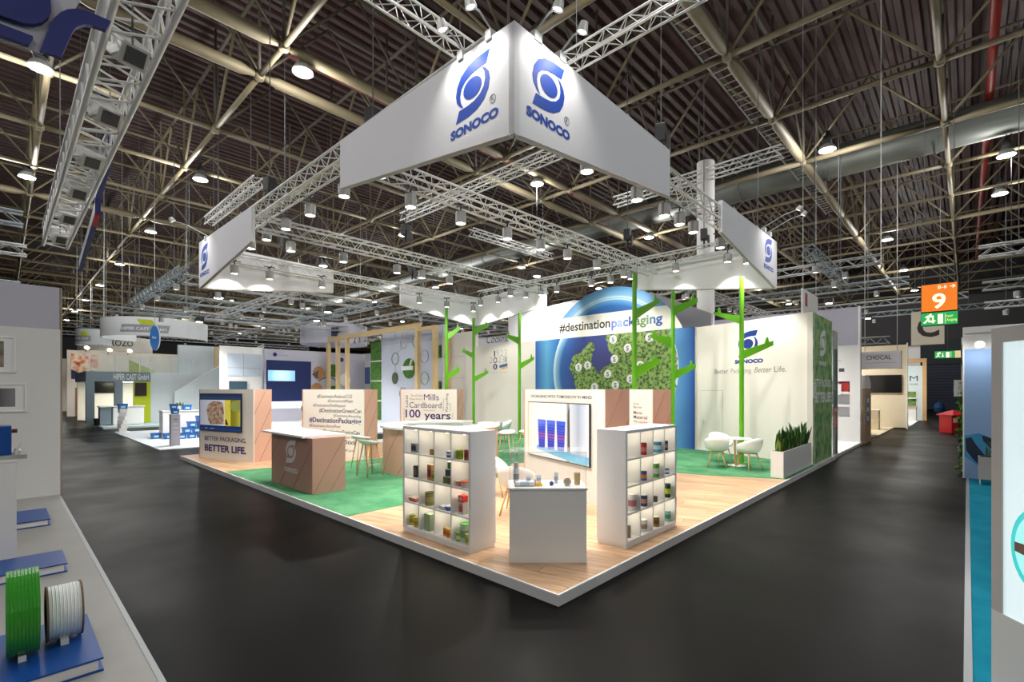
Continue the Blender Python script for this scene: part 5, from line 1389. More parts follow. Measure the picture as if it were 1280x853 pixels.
# red extinguisher kiosk
t = thing('extinguisher_kiosk', 'red plastic kiosk with a pitched roof standing in the right aisle', 'kiosk', (28.8, -2.45, 0), math.radians(-46)); t.scale = (.85, .85, .85)
redk = mat('kiosk_red', (176, 22, 32), .4)
box('back_panel', -.48, .48, .36, .40, .0, 1.0, redk, t); box('side_panel', -.48, -.44, -.4, .36, 0, 1.0, redk, t); box('side_panel', .44, .48, -.4, .36, 0, 1.0, redk, t); box('floor_panel', -.44, .44, -.4, .36, 0, .1, redk, t)
box('front_panel', -.44, -.1, -.4, -.37, .1, 1.0, redk, t)
b_ = BM(); lathe(b_, [(.76, 1.0), (.76, 1.06), (.15, 1.3), (0, 1.34)], n=4); o = build('roof', b_, redk, t); o.rotation_euler = (0, 0, math.pi / 4)
build('extinguisher', lathe(BM(), [(0, .1), (.12, .1), (.12, .7), (.05, .8), (0, .8)], n=12, c=(.15, -.1, 0)), mat('ext_dark', (90, 20, 26), .3), t)
slab('notice', rect(-.4, -.14, .62, .88), -.4, -.405, mat('notice_cream', (226, 214, 190), .6), t)
# hanging hall signs
t = thing('hall_sign', 'orange illuminated hall sign with number 9 above a green exit sign', 'sign', (19.0, -1.73, 4.92), math.radians(-90))
orange = mat('sign_orange', (238, 122, 14), .4, emit=.5)
box('sign_box', 0, .99, 0, .25, 0, 1.0, black, t); slab('sign_face', rect(.02, .97, .02, .98), 0, -.01, orange, t)
wl = mat('sign_white_glow', (255, 240, 214), .4, emit=.7)
text('9', .31, .13, .36, .52, -.01, wl, t, bold=.02); text('8-6', .46, .80, .24, .12, -.01, wl, t)
slab('arrow', [(.78, .845), (.87, .845), (.84, .80), (.87, .80), (.93, .855), (.87, .91), (.84, .91), (.87, .865), (.78, .865)], -.01, -.014, wl, t)
for x in (.1, .89): build('hanger', rod(BM(), (x, .12, 1.0), (x, .12, 11.03), .01, n=5), darkgrey, t)
egreen = mat('exit_green', (16, 150, 76), .4, emit=.7); eyel = mat('exit_yellow', (226, 236, 120), .4, emit=.7)
MAN = [(.0, .05), (.06, .03), (.13, .12), (.15, .06), (.22, .06), (.22, .09), (.18, .1), (.16, .19), (.19, .25), (.25, .22), (.26, .25), (.19, .3), (.12, .3), (.05, .24), (.07, .21), (.12, .25), (.09, .14)]
def exit_face(t, w, h, x0=0., z0=0.):
    k = h / .42
    slab('running_man', [(x0 + .06 + x * k, z0 + .05 * k + z * k) for x, z in MAN], -.01, -.014, wl, t); slab('running_man', disc_poly(x0 + .06 + .2 * k, z0 + .4 * k - .03, .032 * k, n=10), -.01, -.014, wl, t)
    c = x0 + w * .34; slab('arrow', [(c - .02, z0 + h * .8), (c + .02, z0 + h * .8), (c + .02, z0 + h * .4), (c + .08, z0 + h * .4), (c, z0 + h * .15), (c - .08, z0 + h * .4), (c - .02, z0 + h * .4)], -.01, -.014, wl, t)
    slab('exit_door', rect(x0 + w * .47, x0 + w * .61, z0 + h * .12, z0 + h * .88), -.01, -.014, wl, t)
    slab('divider', rect(x0 + w * .665, x0 + w * .675, z0 + h * .1, z0 + h * .9), -.01, -.014, wl, t)
t2 = thing('exit_sign', 'green emergency exit sign hanging right under the orange hall sign', 'exit sign', (19.0, -1.73, 4.44), math.radians(-90))
box('sign_box', 0, .99, 0, .25, 0, .46, black, t2); slab('sign_face', rect(.01, .98, .01, .45), 0, -.01, egreen, t2); exit_face(t2, .98, .44)
text('nur', .69, .26, .18, .10, -.01, eyel, t2); text('Ausgang', .69, .12, .27, .10, -.01, eyel, t2)
for x in (.2, .8): build('hanger', rod(BM(), (x, .12, .46), (x, .12, .49), .012, n=5), darkgrey, t2)
t = thing('letter_sign', 'cream hanging sign with a big black letter C above the right aisle', 'sign', (27.0, -.94, 4.33), math.radians(-90))
box('sign_box', 0, 1.22, 0, .1, 0, 1.63, mat('sign_cream', (206, 198, 180), .7), t); text('C', .22, .42, .82, .95, 0, mat('letter_dark', (46, 34, 32), .6), t, bold=.04)
for x in (.15, 1.07): build('hanger', rod(BM(), (x, .05, 1.63), (x, .05, 11.62), .01, n=5), darkgrey, t)
t = thing('exit_sign', 'green emergency exit sign far down the right aisle', 'exit sign', (45.0, -1.13, 4.5), math.radians(-90))
box('sign_box', 0, 1.5, 0, .2, 0, .56, black, t); slab('sign_face', rect(.02, 1.16, .02, .54), 0, -.01, egreen, t); exit_face(t, 1.4, .52); slab('sign_face', rect(1.16, 1.48, .02, .54), 0, -.01, mat('exit_cream', (226, 200, 150), .4, emit=.5), t)
build('hanger', rod(BM(), (.75, .1, .56), (.75, .1, 11.45), .012, n=5), darkgrey, t)
t = thing('hanging_cable', 'thin steel cable hanging from the roof above the orange sign', 'cable', (15.0, -1.0, 5.9), 0); build('wire', rod(BM(), (0, 0, 0), (0, 0, 10.05), .012, n=4), steel, t); build('end_weight', lathe(BM(), [(0, 0), (.02, 0), (.02, .08), (0, .08)], n=8), darkgrey, t)

# ------------------------------------------------------------------ walls behind the stand
t, L_ = board_thing('stand_wall', 'pale grey neighbouring wall rising behind the planet mural', 'wall panel', (14.2, 14.3), (14.2, 7.3))
slab('wall_board', [(0, 0), (L_, 0), (L_, 6.25), (4.2, 6.2), (0, 5.88)], 0, .15, greywall, t); slab('cap_rail', [(0, 5.88), (4.2, 6.2), (4.2, 6.24), (0, 5.92)], -.02, .17, white_matt, t)
t, L_ = board_thing('stand_wall', 'grey sloping neighbouring wall right of the planet mural top', 'wall panel', (14.4, 6.5), (14.4, 4.0))
slab('wall_board', [(0, 0), (L_, 0), (L_, 4.95), (0, 6.1)], 0, .15, mat('grey_board_dark', (168, 170, 178), .8), t); slab('cap_rail', [(0, 6.1), (L_, 4.95), (L_, 5.0), (0, 6.15)], -.02, .17, fgrey, t)
t = thing('round_column', 'round white column standing behind the right rear banner', 'column', (17.0, 5.23, 0), 0)
build('shaft', lathe(BM(), [(0, 0), (.36, 0), (.36, 11.9), (0, 11.9)], n=24), white_matt, t, True); build('collar', lathe(BM(), [(.36, 2), (.4, 2), (.4, 2.2), (.36, 2.2)], n=24), fgrey, t)
t, L_ = board_thing('stand_wall', 'pale wall with dark script lettering peeking over the anniversary wall', 'wall panel', (15.0, 18.5), (15.0, 14.3))
box('wall_board', 0, L_, 0, .15, 0, 5.05, greywall, t); text('Coolmore', 1.75, 4.75, 2.3, .42, 0, mat('script_blue', (50, 60, 100), .6), t, shear=.35)
box('cap_rail', 0, L_, -.02, .17, 5.05, 5.1, fgrey, t)
t = thing('hanging_sign', 'small white hanging sign with red bar above the logo wall', 'sign', (14.4, 1.0, 4.66), 0)
slab('sign_panel', rect(0, 2.2, 0, .85), 0, .06, white_print, t); slab('sign_print', rect(.3, .6, .3, .75), 0, -.004, mat('sign_red2', (170, 30, 40), .5), t); text('solid', .9, .1, .9, .15, 0, ink, t)
for x in (.15, 2.05): build('hanger', rod(BM(), (x, .03, .85), (x, .03, 11.3), .01, n=5), steel_dull, t)
# ------------------------------------------------------------------ stand behind: pergola, moss and circle wall (beyond the rear gangway)
bm = BM(); bx(bm, 5.5, 14, 17.8, 34, 0, .06); struct('floor_rear_stand', bm, pale_carpet, 'pale carpet of the stand behind')
pw = mat('pergola_wood', (214, 186, 138), .6, noise=.08, scale=5)
t = thing('pergola_frame', 'light timber pergola frame with hanging lamps behind the word-cloud panel', 'pergola', (12.0, 19.0, .06), math.radians(90))
box('beam', 0, 10.8, -.12, .12, 5.46, 5.74, pw, t); 
for x in (.12, 8.0, 9.3, 10.68): box('post', x - .12, x + .12, -.11, .11, 0, 5.46, pw, t)
for x in (-1.45, ): box('post', x - .12, x + .12, -.11, .11, 0, 5.3, pw, t)
box('beam', -1.6, 0, -.1, .1, 5.3, 5.5, pw, t)
for i, b in enumerate((22.8, 23.9, 24.7, 25.4, 26.0, 27.0, 28.2)):
    q = thing('pendant_lamp', 'small grey clip lamp under the pergola beam, number %s from the viewer' % ('one', 'two', 'three', 'four', 'five', 'six', 'seven')[i], 'lamp', (12.0, b, 5.50), .5, 'clip lamps on the pergola')
    build('shade', lathe(BM(), [(0, -.18), (.05, -.2), (.13, -.36), (.12, -.36), (0, -.25)], n=12), steel_dull, q); build('stem', rod(BM(), (0, 0, 0), (0, 0, -.2), .02, n=5), darkgrey, q)
t, L_ = board_thing('circle_wall', 'light blue-grey wall with circle diagrams and a green moss disc', 'wall panel', (12.9, 24.3), (12.9, 18.0))
bgw = mat('bluegrey_board', (196, 202, 216), .75)
box('wall_board', 0, L_, 0, .12, .06, 5.75, bgw, t); box('header_band', 0, L_, -.01, 0, 4.95, 5.75, mat('bluegrey_dark', (182, 188, 206), .75), t)
mossg = foliage_mat('moss_green', (20, 50, 12), (44, 90, 20), (70, 120, 36), 6)
for x, z, r, m in ((2.5, 4.95, .33, fgrey), (3.8, 4.95, .36, mat('ring_green', (130, 160, 120), .6)), (1.6, 4.05, .36, mat('ring_green2', (90, 130, 80), .6)), (4.6, 4.05, .36, fgrey), (4.6, 2.8, .36, mat('ring_green', (130, 160, 120), .6)), (2.45, 1.9, .36, mat('ring_green2', (90, 130, 80), .6))):
    build('circle_ring', sweep(BM(), [(x + r * math.cos(a), -.02, z + r * math.sin(a)) for a in [2 * math.pi * i / 28 for i in range(28)]], .02, n=5, closed=True), m, t)
    text('circle', x - .18, z - .05, .36, .08, 0, ink_light, t)
for (x0, z0), (x1, z1) in (((2.83, 4.95), (3.44, 4.95)), ((2.3, 4.68), (1.8, 4.36)), ((4.1, 4.75), (4.45, 4.38)), ((1.6, 3.69), (1.6, 3.2)), ((1.75, 2.5), (2.3, 2.2))):
    build('link_line', rod(BM(), (x0, -.01, z0), (x1, -.01, z1), .008, n=4), ink_light, t)
d_ = slab('moss_disc', disc_poly(3.1, 3.4, .62, .60, 32), 0, -.06, mossg, t); slab('disc_panel', rect(2.4, 3.55, 3.3, 3.55), -.06, -.10, white_print, d_); slab('disc_panel', [(3.2, 3.6), (3.4, 3.95), (3.5, 3.9), (3.3, 3.55)], -.06, -.10, white_print, d_)
slab('moss_disc', disc_poly(1.6, 2.85, .3, .36, 24), 0, -.06, mat('disc_dark', (70, 90, 60), .7), t)
for x in (1.5, 2.3, 2.7, 4.2): slab('icon', rect(x, x + .22, 5.35, 5.6), -.01, -.02, fgrey, t)
for z, lb in ((3.9, 'white and green product block on the pale rear wall, upper'), (1.9, 'dark green product block on the pale rear wall, lower')):
    q = thing('product_block', lb, 'display item', (12.88, 18.7, z), math.radians(-90)); slab('moss_pad', rect(-.1, .55, 0, .7), 0, -.1, mossg, q); slab('sample_panel', rect(-.1, .2, .2, .75), -.1, -.13, white_print, q)
t, L_ = board_thing('moss_wall', 'column of square green moss panels in the pergola', 'moss wall', (12.95, 25.6), (12.95, 24.35))
box('wall_board', 0, L_, 0, .1, .06, 5.15, white_matt, t)
for k in range(4): slab('moss_panel', rect(.03, L_ - .03, .2 + 1.28 * k, 1.38 + 1.28 * k), 0, -.05, mossg, t)
t, L_ = board_thing('stand_wall', 'plain pale cabinet wall right of the pergola behind the steel trees', 'wall panel', (12.8, 17.95), (12.8, 15.2))
box('wall_board', 0, L_, 0, .12, 0, 5.15, cream, t); slab('panel_joint', rect(0, L_, 2.75, 2.765), 0, -.003, fgrey, t); slab('panel_joint', rect(0, L_, 3.9, 3.915), 0, -.003, fgrey, t); box('corner_post', .55, .75, -.12, -.01, 0, 5.3, pw, t)
# dark blue presentation wall
t, L_ = board_thing('presentation_wall', 'dark blue presentation wall under a pale header in the rear stand', 'wall panel', (7.9, 30.0), (15.0, 30.0))
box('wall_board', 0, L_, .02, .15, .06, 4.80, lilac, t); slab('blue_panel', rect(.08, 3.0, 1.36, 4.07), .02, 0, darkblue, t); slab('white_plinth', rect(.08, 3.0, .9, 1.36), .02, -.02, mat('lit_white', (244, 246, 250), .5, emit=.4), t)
s_ = slab('logo_mark', disc_poly(.62, 4.45, .13, n=16), .02, .012, darkblue, t); text('packaging', .85, 4.38, .6, .1, .02, ink_light, t)
slab('logo_mark', disc_poly(5.25, 4.3, .16, n=16), .02, .012, darkblue, t); text('packaging', 5.5, 4.22, .6, .1, .02, ink_light, t)
for x, z, m in ((3.55, 3.3, wood_yellow), (3.4, 2.15, wood_yellow), (4.6, 3.5, mossg), (4.6, 1.95, mossg), (5.5, 2.85, white_print)):
    slab('disc_print', disc_poly(x, z, .42, .46, 24), .02, -.03, m, t)
slab('disc_print', [(3.05, 3.2), (3.5, 3.5), (3.45, 2.9)], -.03, -.04, darkgrey, t)
for k in range(2): build('curve_line', sweep(BM(), [(4.2 + .9 * k * .1 + 1.0 * math.cos(a), .01, 2.0 + 1.0 * math.sin(a)) for a in [math.pi * (.25 + .5 * i / 10) for i in range(11)]], .015, n=4), navy, t)
tv = thing('television', 'glowing pale blue screen on the dark blue presentation wall', 'television', (7.98 + .05, 29.96, 2.70), 0)
box('case', 0, 1.75, -.06, .03, 0, .72, black, tv); slab('picture', rect(.01, 1.74, .01, .71), -.06, -.063, radial_mat('tv_sky', .87, .36, .9, [(0, (226, 240, 250)), (.5, (190, 220, 240)), (.75, (110, 180, 226)), (1, (70, 150, 214))], .3), tv)
MATS['tv_sky'].node_tree.nodes['Principled BSDF'].inputs['Emission Strength'].default_value = .6; MATS['tv_sky'].node_tree.nodes['Principled BSDF'].inputs['Emission Color'].default_value = srgb(170, 210, 240)
MATS['tv_sky'].cycles.emission_sampling = 'NONE'
for i, (a, b) in enumerate(((8.6, 24.6), (10.0, 25.4), (9.3, 22.8), (8.0, 22.2))):
    q = thing('high_table', 'white topped wooden high table in the rear stand, %s from the screen panel' % ('first', 'second', 'third', 'fourth')[i], 'table', (a, b, .06), .3, 'high tables in the rear stand')
    box('table_top', -.7, .7, -.35, .35, 1.02, 1.06, white, q)
    for x in (-.6, .6):
        for y in (-.28, .28): build('leg', rod(BM(), (x * .8, y * .8, 1.02), (x, y, 0), .025, n=6), wood, q)
t = thing('leafy_planter', 'low planter with yellow-green grass blades behind the reception counter', 'planter', (6.3, 19.3, .06), 0)
box('tub', -.5, .5, -.25, .25, 0, .7, white_matt, t)
for i in range(40):
    o = link('leaf', random.choice(leaf_me), None, t); o.location = (random.uniform(-.45, .45), random.uniform(-.2, .2), .7); o.rotation_euler = (random.uniform(-.4, .4), random.uniform(-.4, .4), random.uniform(0, 6.28)); o.scale = (1.3, 1.3, 1.5)
t, L_ = board_thing('stand_wall', 'grey-white partition left of the dark blue presentation wall', 'wall panel', (5.4, 30.3), (7.85, 30.3))
box('wall_board', 0, L_, 0, .12, 0, 4.85, white_matt, t); slab('window_print', rect(.4, L_ - .1, 3.0, 4.4), 0, -.02, mat('window_pale', (196, 208, 222), .5), t); slab('window_bar', rect(1.3, 1.33, 3.0, 4.4), -.02, -.03, fgrey, t); slab('window_bar', rect(.4, L_ - .1, 3.5, 3.53), -.02, -.03, fgrey, t)
tv = thing('television', 'small dark television on the grey-white partition', 'television', (5.9, 30.28, 2.15), 0); box('case', 0, 1.0, -.07, 0, 0, .52, black, tv); slab('screen', rect(.02, .98, .02, .5), -.07, -.073, mat('screen_teal', (60, 84, 100), .2), tv)
t = thing('timber_post', 'bundle of light timber posts beside the white stair tower', 'post', (7.0, 37.2, 0), 0); box('post', 0, .2, 0, .2, 0, 5.3, pw, t); box('post', .3, .5, 0, .2, 0, 5.3, pw, t)

# ------------------------------------------------------------------ round hanging signs
def ring_sign(label, a, b, r, z0, z1, m, arc0=0, arc1=360, segs=48, words=()):
    t = thing('ring_sign', label, 'sign', (a, b, z0), math.radians(-46.66))
    b_ = BM(); rows = []
    for i in range(segs + 1):
        th = math.radians(arc0 + (arc1 - arc0) * i / segs); rows.append([b_.verts.new((rr * math.cos(th), rr * math.sin(th), zz)) for rr, zz in ((r, 0), (r, z1 - z0), (r - .05, z1 - z0), (r - .05, 0))])
    for p, q in zip(rows, rows[1:]):
        for k in range(4): b_.faces.new((p[k], q[k], q[(k + 1) % 4], p[(k + 1) % 4]))
    build('ring_band', b_, m, t, False)
    for th in (200, 270, 340, 90):
        th = math.radians(th); build('hanger', rod(BM(), ((r - .03) * math.cos(th), (r - .03) * math.sin(th), z1 - z0), ((r - .03) * math.cos(th), (r - .03) * math.sin(th), 15.95 - z0), .012, n=4), steel_dull, t)
    return t
def curved_text(s, t, r, th0, th1, z, h, m, bold=0.):
    vs_, fs = glyphs(s, bold, 0.); hv, _ = glyphs('H', bold, 0.); cap = max(v[1] for v in hv)
    x0 = min(v[0] for v in vs_); x1 = max(v[0] for v in vs_)
    pts = []
    for v in vs_:
        th = math.radians(th0 + (th1 - th0) * (v[0] - x0) / (x1 - x0)); pts.append(((r + .012) * math.cos(th), (r + .012) * math.sin(th), z + v[1] / cap * h))
    me = bpy.data.meshes.new('lettering'); me.from_pydata(pts, [], fs); me.update(); return link('lettering', me, m, t)
def curved_patch(t, r, th0, th1, z0, z1, m, skew=0., name='colour_patch'):
    b_ = BM(); n = 10; lo, hi = [], []
    for i in range(n + 1):
        f = i / n; th = math.radians(th0 + (th1 - th0) * f); lo.append(b_.verts.new((r * math.cos(th), r * math.sin(th), z0))); th2 = th + math.radians(skew); hi.append(b_.verts.new((r * math.cos(th2), r * math.sin(th2), z1)))
    for i in range(n): b_.faces.new((lo[i], lo[i + 1], hi[i + 1], hi[i]))
    return build(name, b_, m, t)
ringw = mat('ring_white', (226, 230, 232), .7); rg = mat('ring_grey_patch', (150, 152, 162), .6); rl = mat('ring_lime_patch', (186, 200, 30), .6)
def cam_ab(px, Y): 
    X = (px - 640) / 603 * Y
    p = CP + CR * X + CF * Y
    return p.x, p.y
a, b = 2.76, 33.2
t = ring_sign('large white ring sign with grey and lime patches hanging over the casting stand', a, b, 2.65, 5.2, 6.25, ringw, 150, 400)
hp = lambda s, th0, th1: (curved_patch(t, 2.66, th0, th1, .18, .62, rg, 2), curved_patch(t, 2.665, th0 + (th1 - th0) * .45, th0 + (th1 - th0) * .75, .62, .9, rl, -4), curved_text(s, t, 2.66, th0 + 2, th1 - 2, .3, .16, white_print, .02))
hp('HIPER CAST GmbH', 268, 318); hp('HIPER CAST', 170, 205)
a, b = cam_ab(118, 33.5)
t = ring_sign('smaller pale grey ring sign left of the large ring sign', a, b, 1.0, 5.2, 6.27, mat('ring_palegrey', (196, 202, 204), .7), 160, 380)
curved_patch(t, 1.01, 235, 300, .2, .6, rg, 0); curved_patch(t, 1.015, 270, 295, .6, .85, rl, -4); curved_text('HIPER CAST', t, 1.015, 242, 294, .34, .13, white_print, .02)
a, b = cam_ab(145, 47)
t = ring_sign('cream ring sign with large dark capitals behind the casting stand', a, b, 2.85, 5.75, 7.1, mat('ring_cream', (226, 222, 212), .7), 0, 360)
curved_text('KOROZO', t, 2.85, 205, 262, .45, .55, mat('koro_black', (40, 40, 40), .6), .01); curved_text('KOROZO', t, 2.85, 283, 335, .45, .55, mat('koro_black', (40, 40, 40), .6), .01)
a, b = cam_ab(418, 36)
t = ring_sign('white ring sign with thin arcs over the dark blue presentation wall', a, b, 2.35, 5.45, 6.85, lilac, 0, 360)
curved_patch(t, 2.36, 285, 297, .45, 1.05, darkblue, 0); curved_text('fibre', t, 2.36, 215, 232, .5, .2, ink_light)
t = thing('oval_sign', 'blue oval hanging sign beside the large ring sign', 'sign', (1.55, 28.0, 4.22), math.radians(-20))
slab('disc', disc_poly(.17, .64, .2, .64, 28), 0, .08, mat('oval_blue', (20, 100, 170), .5), t); slab('rim', disc_poly(.2, .64, .22, .66, 28), .081, .1, white_print, t); build('hanger', rod(BM(), (.17, .04, 1.27), (.17, .04, 11.73), .012, n=5), steel_dull, t); text('fix', .08, .6, .18, .12, 0, white_print, t)

# ------------------------------------------------------------------ casting stand on the left aisle
bm = BM(); bx(bm, .0, 10, 31.0, 44, 0, .10); o = struct('floor_casting_stand', bm, mat('pale_edge', (186, 206, 208), .5), 'pale platform of the two-storey casting stand')
hg = mat('hiper_grey', (120, 136, 146), .6); lime = mat('hiper_lime', (190, 204, 20), .55); hw = mat('hiper_white', (214, 222, 226), .7)
t = thing('two_storey_stand', 'grey, white and lime two-storey stand with fascia lettering on the left aisle', 'exhibition stand', (-.1, 34.3, .1), 0)
fb = slab('fascia', rect(-.3, 2.75, 2.53, 3.12), 0, .4, hg, t); text('HIPER CAST GmbH', .95, 2.66, 1.7, .34, 0, white_print, t, bold=.01)
box('fascia_side', -.3, .1, .4, 6, 2.53, 3.12, hg, t)
box('pillar', -.3, .08, 0, .38, 0, 2.53, hg, t); box('pillar', 1.0, 1.38, 0, .38, 0, 2.53, hg, t)
box('lime_wall', 1.92, 2.75, .0, .3, 0, 2.53, lime, t); box('white_wall', 2.75, 9.4, 0, .3, 0, 3.12, hw, t); box('upper_floor', -.2, 9.4, .4, 6, 2.6, 3.10, hw, t)
box('back_wall', -.2, 9.4, 5.8, 6, 0, 2.6, mat('warm_wall', (226, 216, 202), .7), t)
gp = glass('rail_glass', (206, 226, 226), .22)
for x in (-.15, 1.0, 2.2, 2.75, 3.9): box('rail_pane', x + .04, x + (1.1 if x != 2.2 else .5), .05, .07, 3.12, 4.12, gp, t)
for x in (-.15, 1.0, 2.2, 2.75, 3.9, 5.0): box('rail_post', x - .03, x + .03, .03, .09, 3.12, 4.15, hw, t)
slab('stair_wedge', [(1.75, 3.13), (3.2, 3.13), (1.75, 3.9)], .5, .55, lime, t)
slab('stair_wall', [(3.9, 0), (9.3, 0), (9.3, 5.2), (7.0, 4.0), (6.0, 3.3), (3.9, 1.8)], -.5, -.42, hw, t); build('hand_rail', sweep(BM(), [(3.9, -.46, 1.85), (6.0, -.46, 3.35), (9.3, -.46, 5.3)], .04, n=5), white, t)
box('tower', 5.0, 9.4, 3.7, 4.0, 3.1, 5.25, hw, t)
tv = thing('television', 'black television on the lime wall of the casting stand', 'television', (1.86, 34.28, 1.75), 0); box('case', 0, .58, -.06, 0, 0, .82, black, tv); slab('screen', rect(.03, .55, .03, .79), -.06, -.063, mat('screen_plum', (50, 34, 40), .2), tv)
tv = thing('television', 'black television on the back wall inside the casting stand', 'television', (.5, 40.05, 1.9), 0); box('case', 0, 1.5, -.06, 0, 0, .85, black, tv); slab('screen', rect(.03, 1.47, .03, .82), -.06, -.063, screen_black, tv)
t = thing('service_counter', 'grey and white rounded counter in the casting stand', 'counter', (.05, 32.7, .1), 0)
box('grey_block', 0, .5, 0, .8, .05, 1.05, hg, t); box('white_block', .55, 2.0, -.1, .8, 0, 1.05, white, t, .08); box('counter_top', -.05, 2.05, -.15, .85, 1.05, 1.10, white_gloss, t)
t = thing('waste_bin', 'small black waste bin at the grey pillar of the casting stand', 'bin', (-.02, 33.2, .1), 0); build('bucket', lathe(BM(), [(0, 0), (.13, 0), (.16, .38), (.14, .38), (0, .1)], n=14), black, t); build('rim', lathe(BM(), [(.15, .37), (.17, .37), (.17, .4), (.15, .4)], n=14), darkgrey, t)
t = thing('fill_panel', 'added flat fill lamp under the upper floor of the casting stand', 'lamp', (2.2, 37.2, 2.66), 0)  # added fill light for the dark interior of the casting stand
box('frame_tray', -.9, .9, -.3, .3, .0, .04, white, t); box('diffuser', -.85, .85, -.25, .25, -.012, .0, lamp_glow, t)
l = bpy.data.lights.new('fill_panel_light', 'AREA'); l.energy = 160; l.size = 1.6; l.color = (1, .93, .84); lo = bpy.data.objects.new('fill_panel_light', l); COL.objects.link(lo); lo.parent = t; lo.location = (0, 0, -.03)
# pale stand with blue boxes between
bm = BM(); bx(bm, .05, 9.0, 17.75, 27.9, 0, .03); struct('floor_pale_grey_stand', bm, pale_carpet, 'pale grey carpet of the stand with blue tubs')
t = thing('spiral_column', 'white twisted display column with a blue tub on top', 'display column', (.33, 27.4, .03), 0)
build('foot', lathe(BM(), [(0, 0), (.28, 0), (.28, .04), (0, .04)], n=20), white, t)
for k in range(6):
    b_ = BM(); bx(b_, -.15, .15, -.15, .15, .04 + k * .19, .225 + k * .19); bmesh.ops.rotate(b_, verts=b_.verts, cent=(0, 0, 0), matrix=Matrix.Rotation(k * .35, 3, 'Z')); build('twist_block', b_, white, t)
def blue_tub(a, b, z, label, k=1.):
    t = thing('blue_tub', label, 'tub', (a, b, z), random.uniform(-.1, .1), 'blue tubs on the pale stand')
    k *= .82; b_ = BM(); w, h = .19 * k, .24 * k
    lo = [b_.verts.new((x * w * .85, y * w * .7, 0)) for x, y in ((-1, -1), (1, -1), (1, 1), (-1, 1))]; hi = [b_.verts.new((x * w, y * w * .85, h)) for x, y in ((-1, -1), (1, -1), (1, 1), (-1, 1))]
    b_.faces.new(lo); b_.faces.new(hi)
    for i in range(4): b_.faces.new((lo[i], lo[(i + 1) % 4], hi[(i + 1) % 4], hi[i]))
    build('bucket', b_, mat('tub_blue', (26, 110, 190), .4), t); box('lid', -w * 1.06, w * 1.06, -w * .92, w * .92, h, h + .035, mat('tub_lid', (18, 84, 160), .4), t); slab('label_print', rect(-w * .5, w * .5, h * .25, h * .7), -w * .87, -w * .88, mat('tub_label', (180, 214, 236), .5), t)
blue_tub(.33, 27.4, 1.182, 'blue tub on the white twisted column', 1.2)
t = thing('podium', 'slim grey podium with pale lettering on the pale stand', 'podium', (.61, 18.9, .03), 0)
box('body', 0, .29, 0, .29, 0, 1.17, mat('podium_grey', (176, 174, 184), .6), t); box('top_plate', -.01, .30, -.01, .30, 1.17, 1.19, white, t)
for k, s_ in enumerate(('TPS', 'pac', 'tubs', 'eco')): text(s_, .07, .95 - .15 * k, .15, .06, 0, white_print if k else ink, t)
blue_tub(.76, 19.05, 1.222, 'lower blue tub stacked on the slim grey podium', .8); blue_tub(.72, 19.05, 1.415, 'upper blue tub stacked on the slim grey podium', .8)
t = thing('service_counter', 'long white counter with tubs and a small plant on the pale stand', 'counter', (1.0, 22.3, .03), 0)
box('body', 0, 3.2, 0, .7, 0, 1.16, white, t); box('counter_top', -.03, 3.23, -.03, .73, 1.16, 1.20, white_gloss, t)
blue_tub(1.95, 22.6, 1.232, 'blue tub on the long white counter', 1.0)
t = thing('potted_plant', 'small green potted plant on the long white counter', 'plant', (1.75, 22.85, 1.232), 0); build('pot', lathe(BM(), [(0, 0), (.09, 0), (.12, .18), (0, .18)], n=12), white, t)
for i in range(16):
    o = link('leaf', random.choice(leaf_me), None, t); o.location = (0, 0, .16); o.rotation_euler = (random.uniform(-.9, .9), random.uniform(-.9, .9), random.uniform(0, 6.28)); o.scale = (.8, .8, .5)
for k, (a, b, z) in enumerate(((1.15, 22.05, .03), (1.55, 21.7, .03), (1.92, 21.7, .03), (2.29, 21.7, .03), (1.74, 21.7, .274), (2.11, 21.7, .274), (1.93, 21.7, .518), (2.30, 21.7, .518), (2.25, 21.7, .762), (.80, 22.6, .03))):
    blue_tub(a, b, z, ('single blue tub on the floor left of the white counter', 'leftmost bottom blue tub of the floor stack', 'second bottom blue tub of the floor stack', 'third bottom blue tub of the floor stack', 'left second-level blue tub of the floor stack', 'right second-level blue tub of the floor stack', 'left third-level blue tub of the floor stack', 'right third-level blue tub of the floor stack', 'topmost blue tub of the floor stack', 'blue tub on the floor at the corner of the white counter')[k], 1.05)
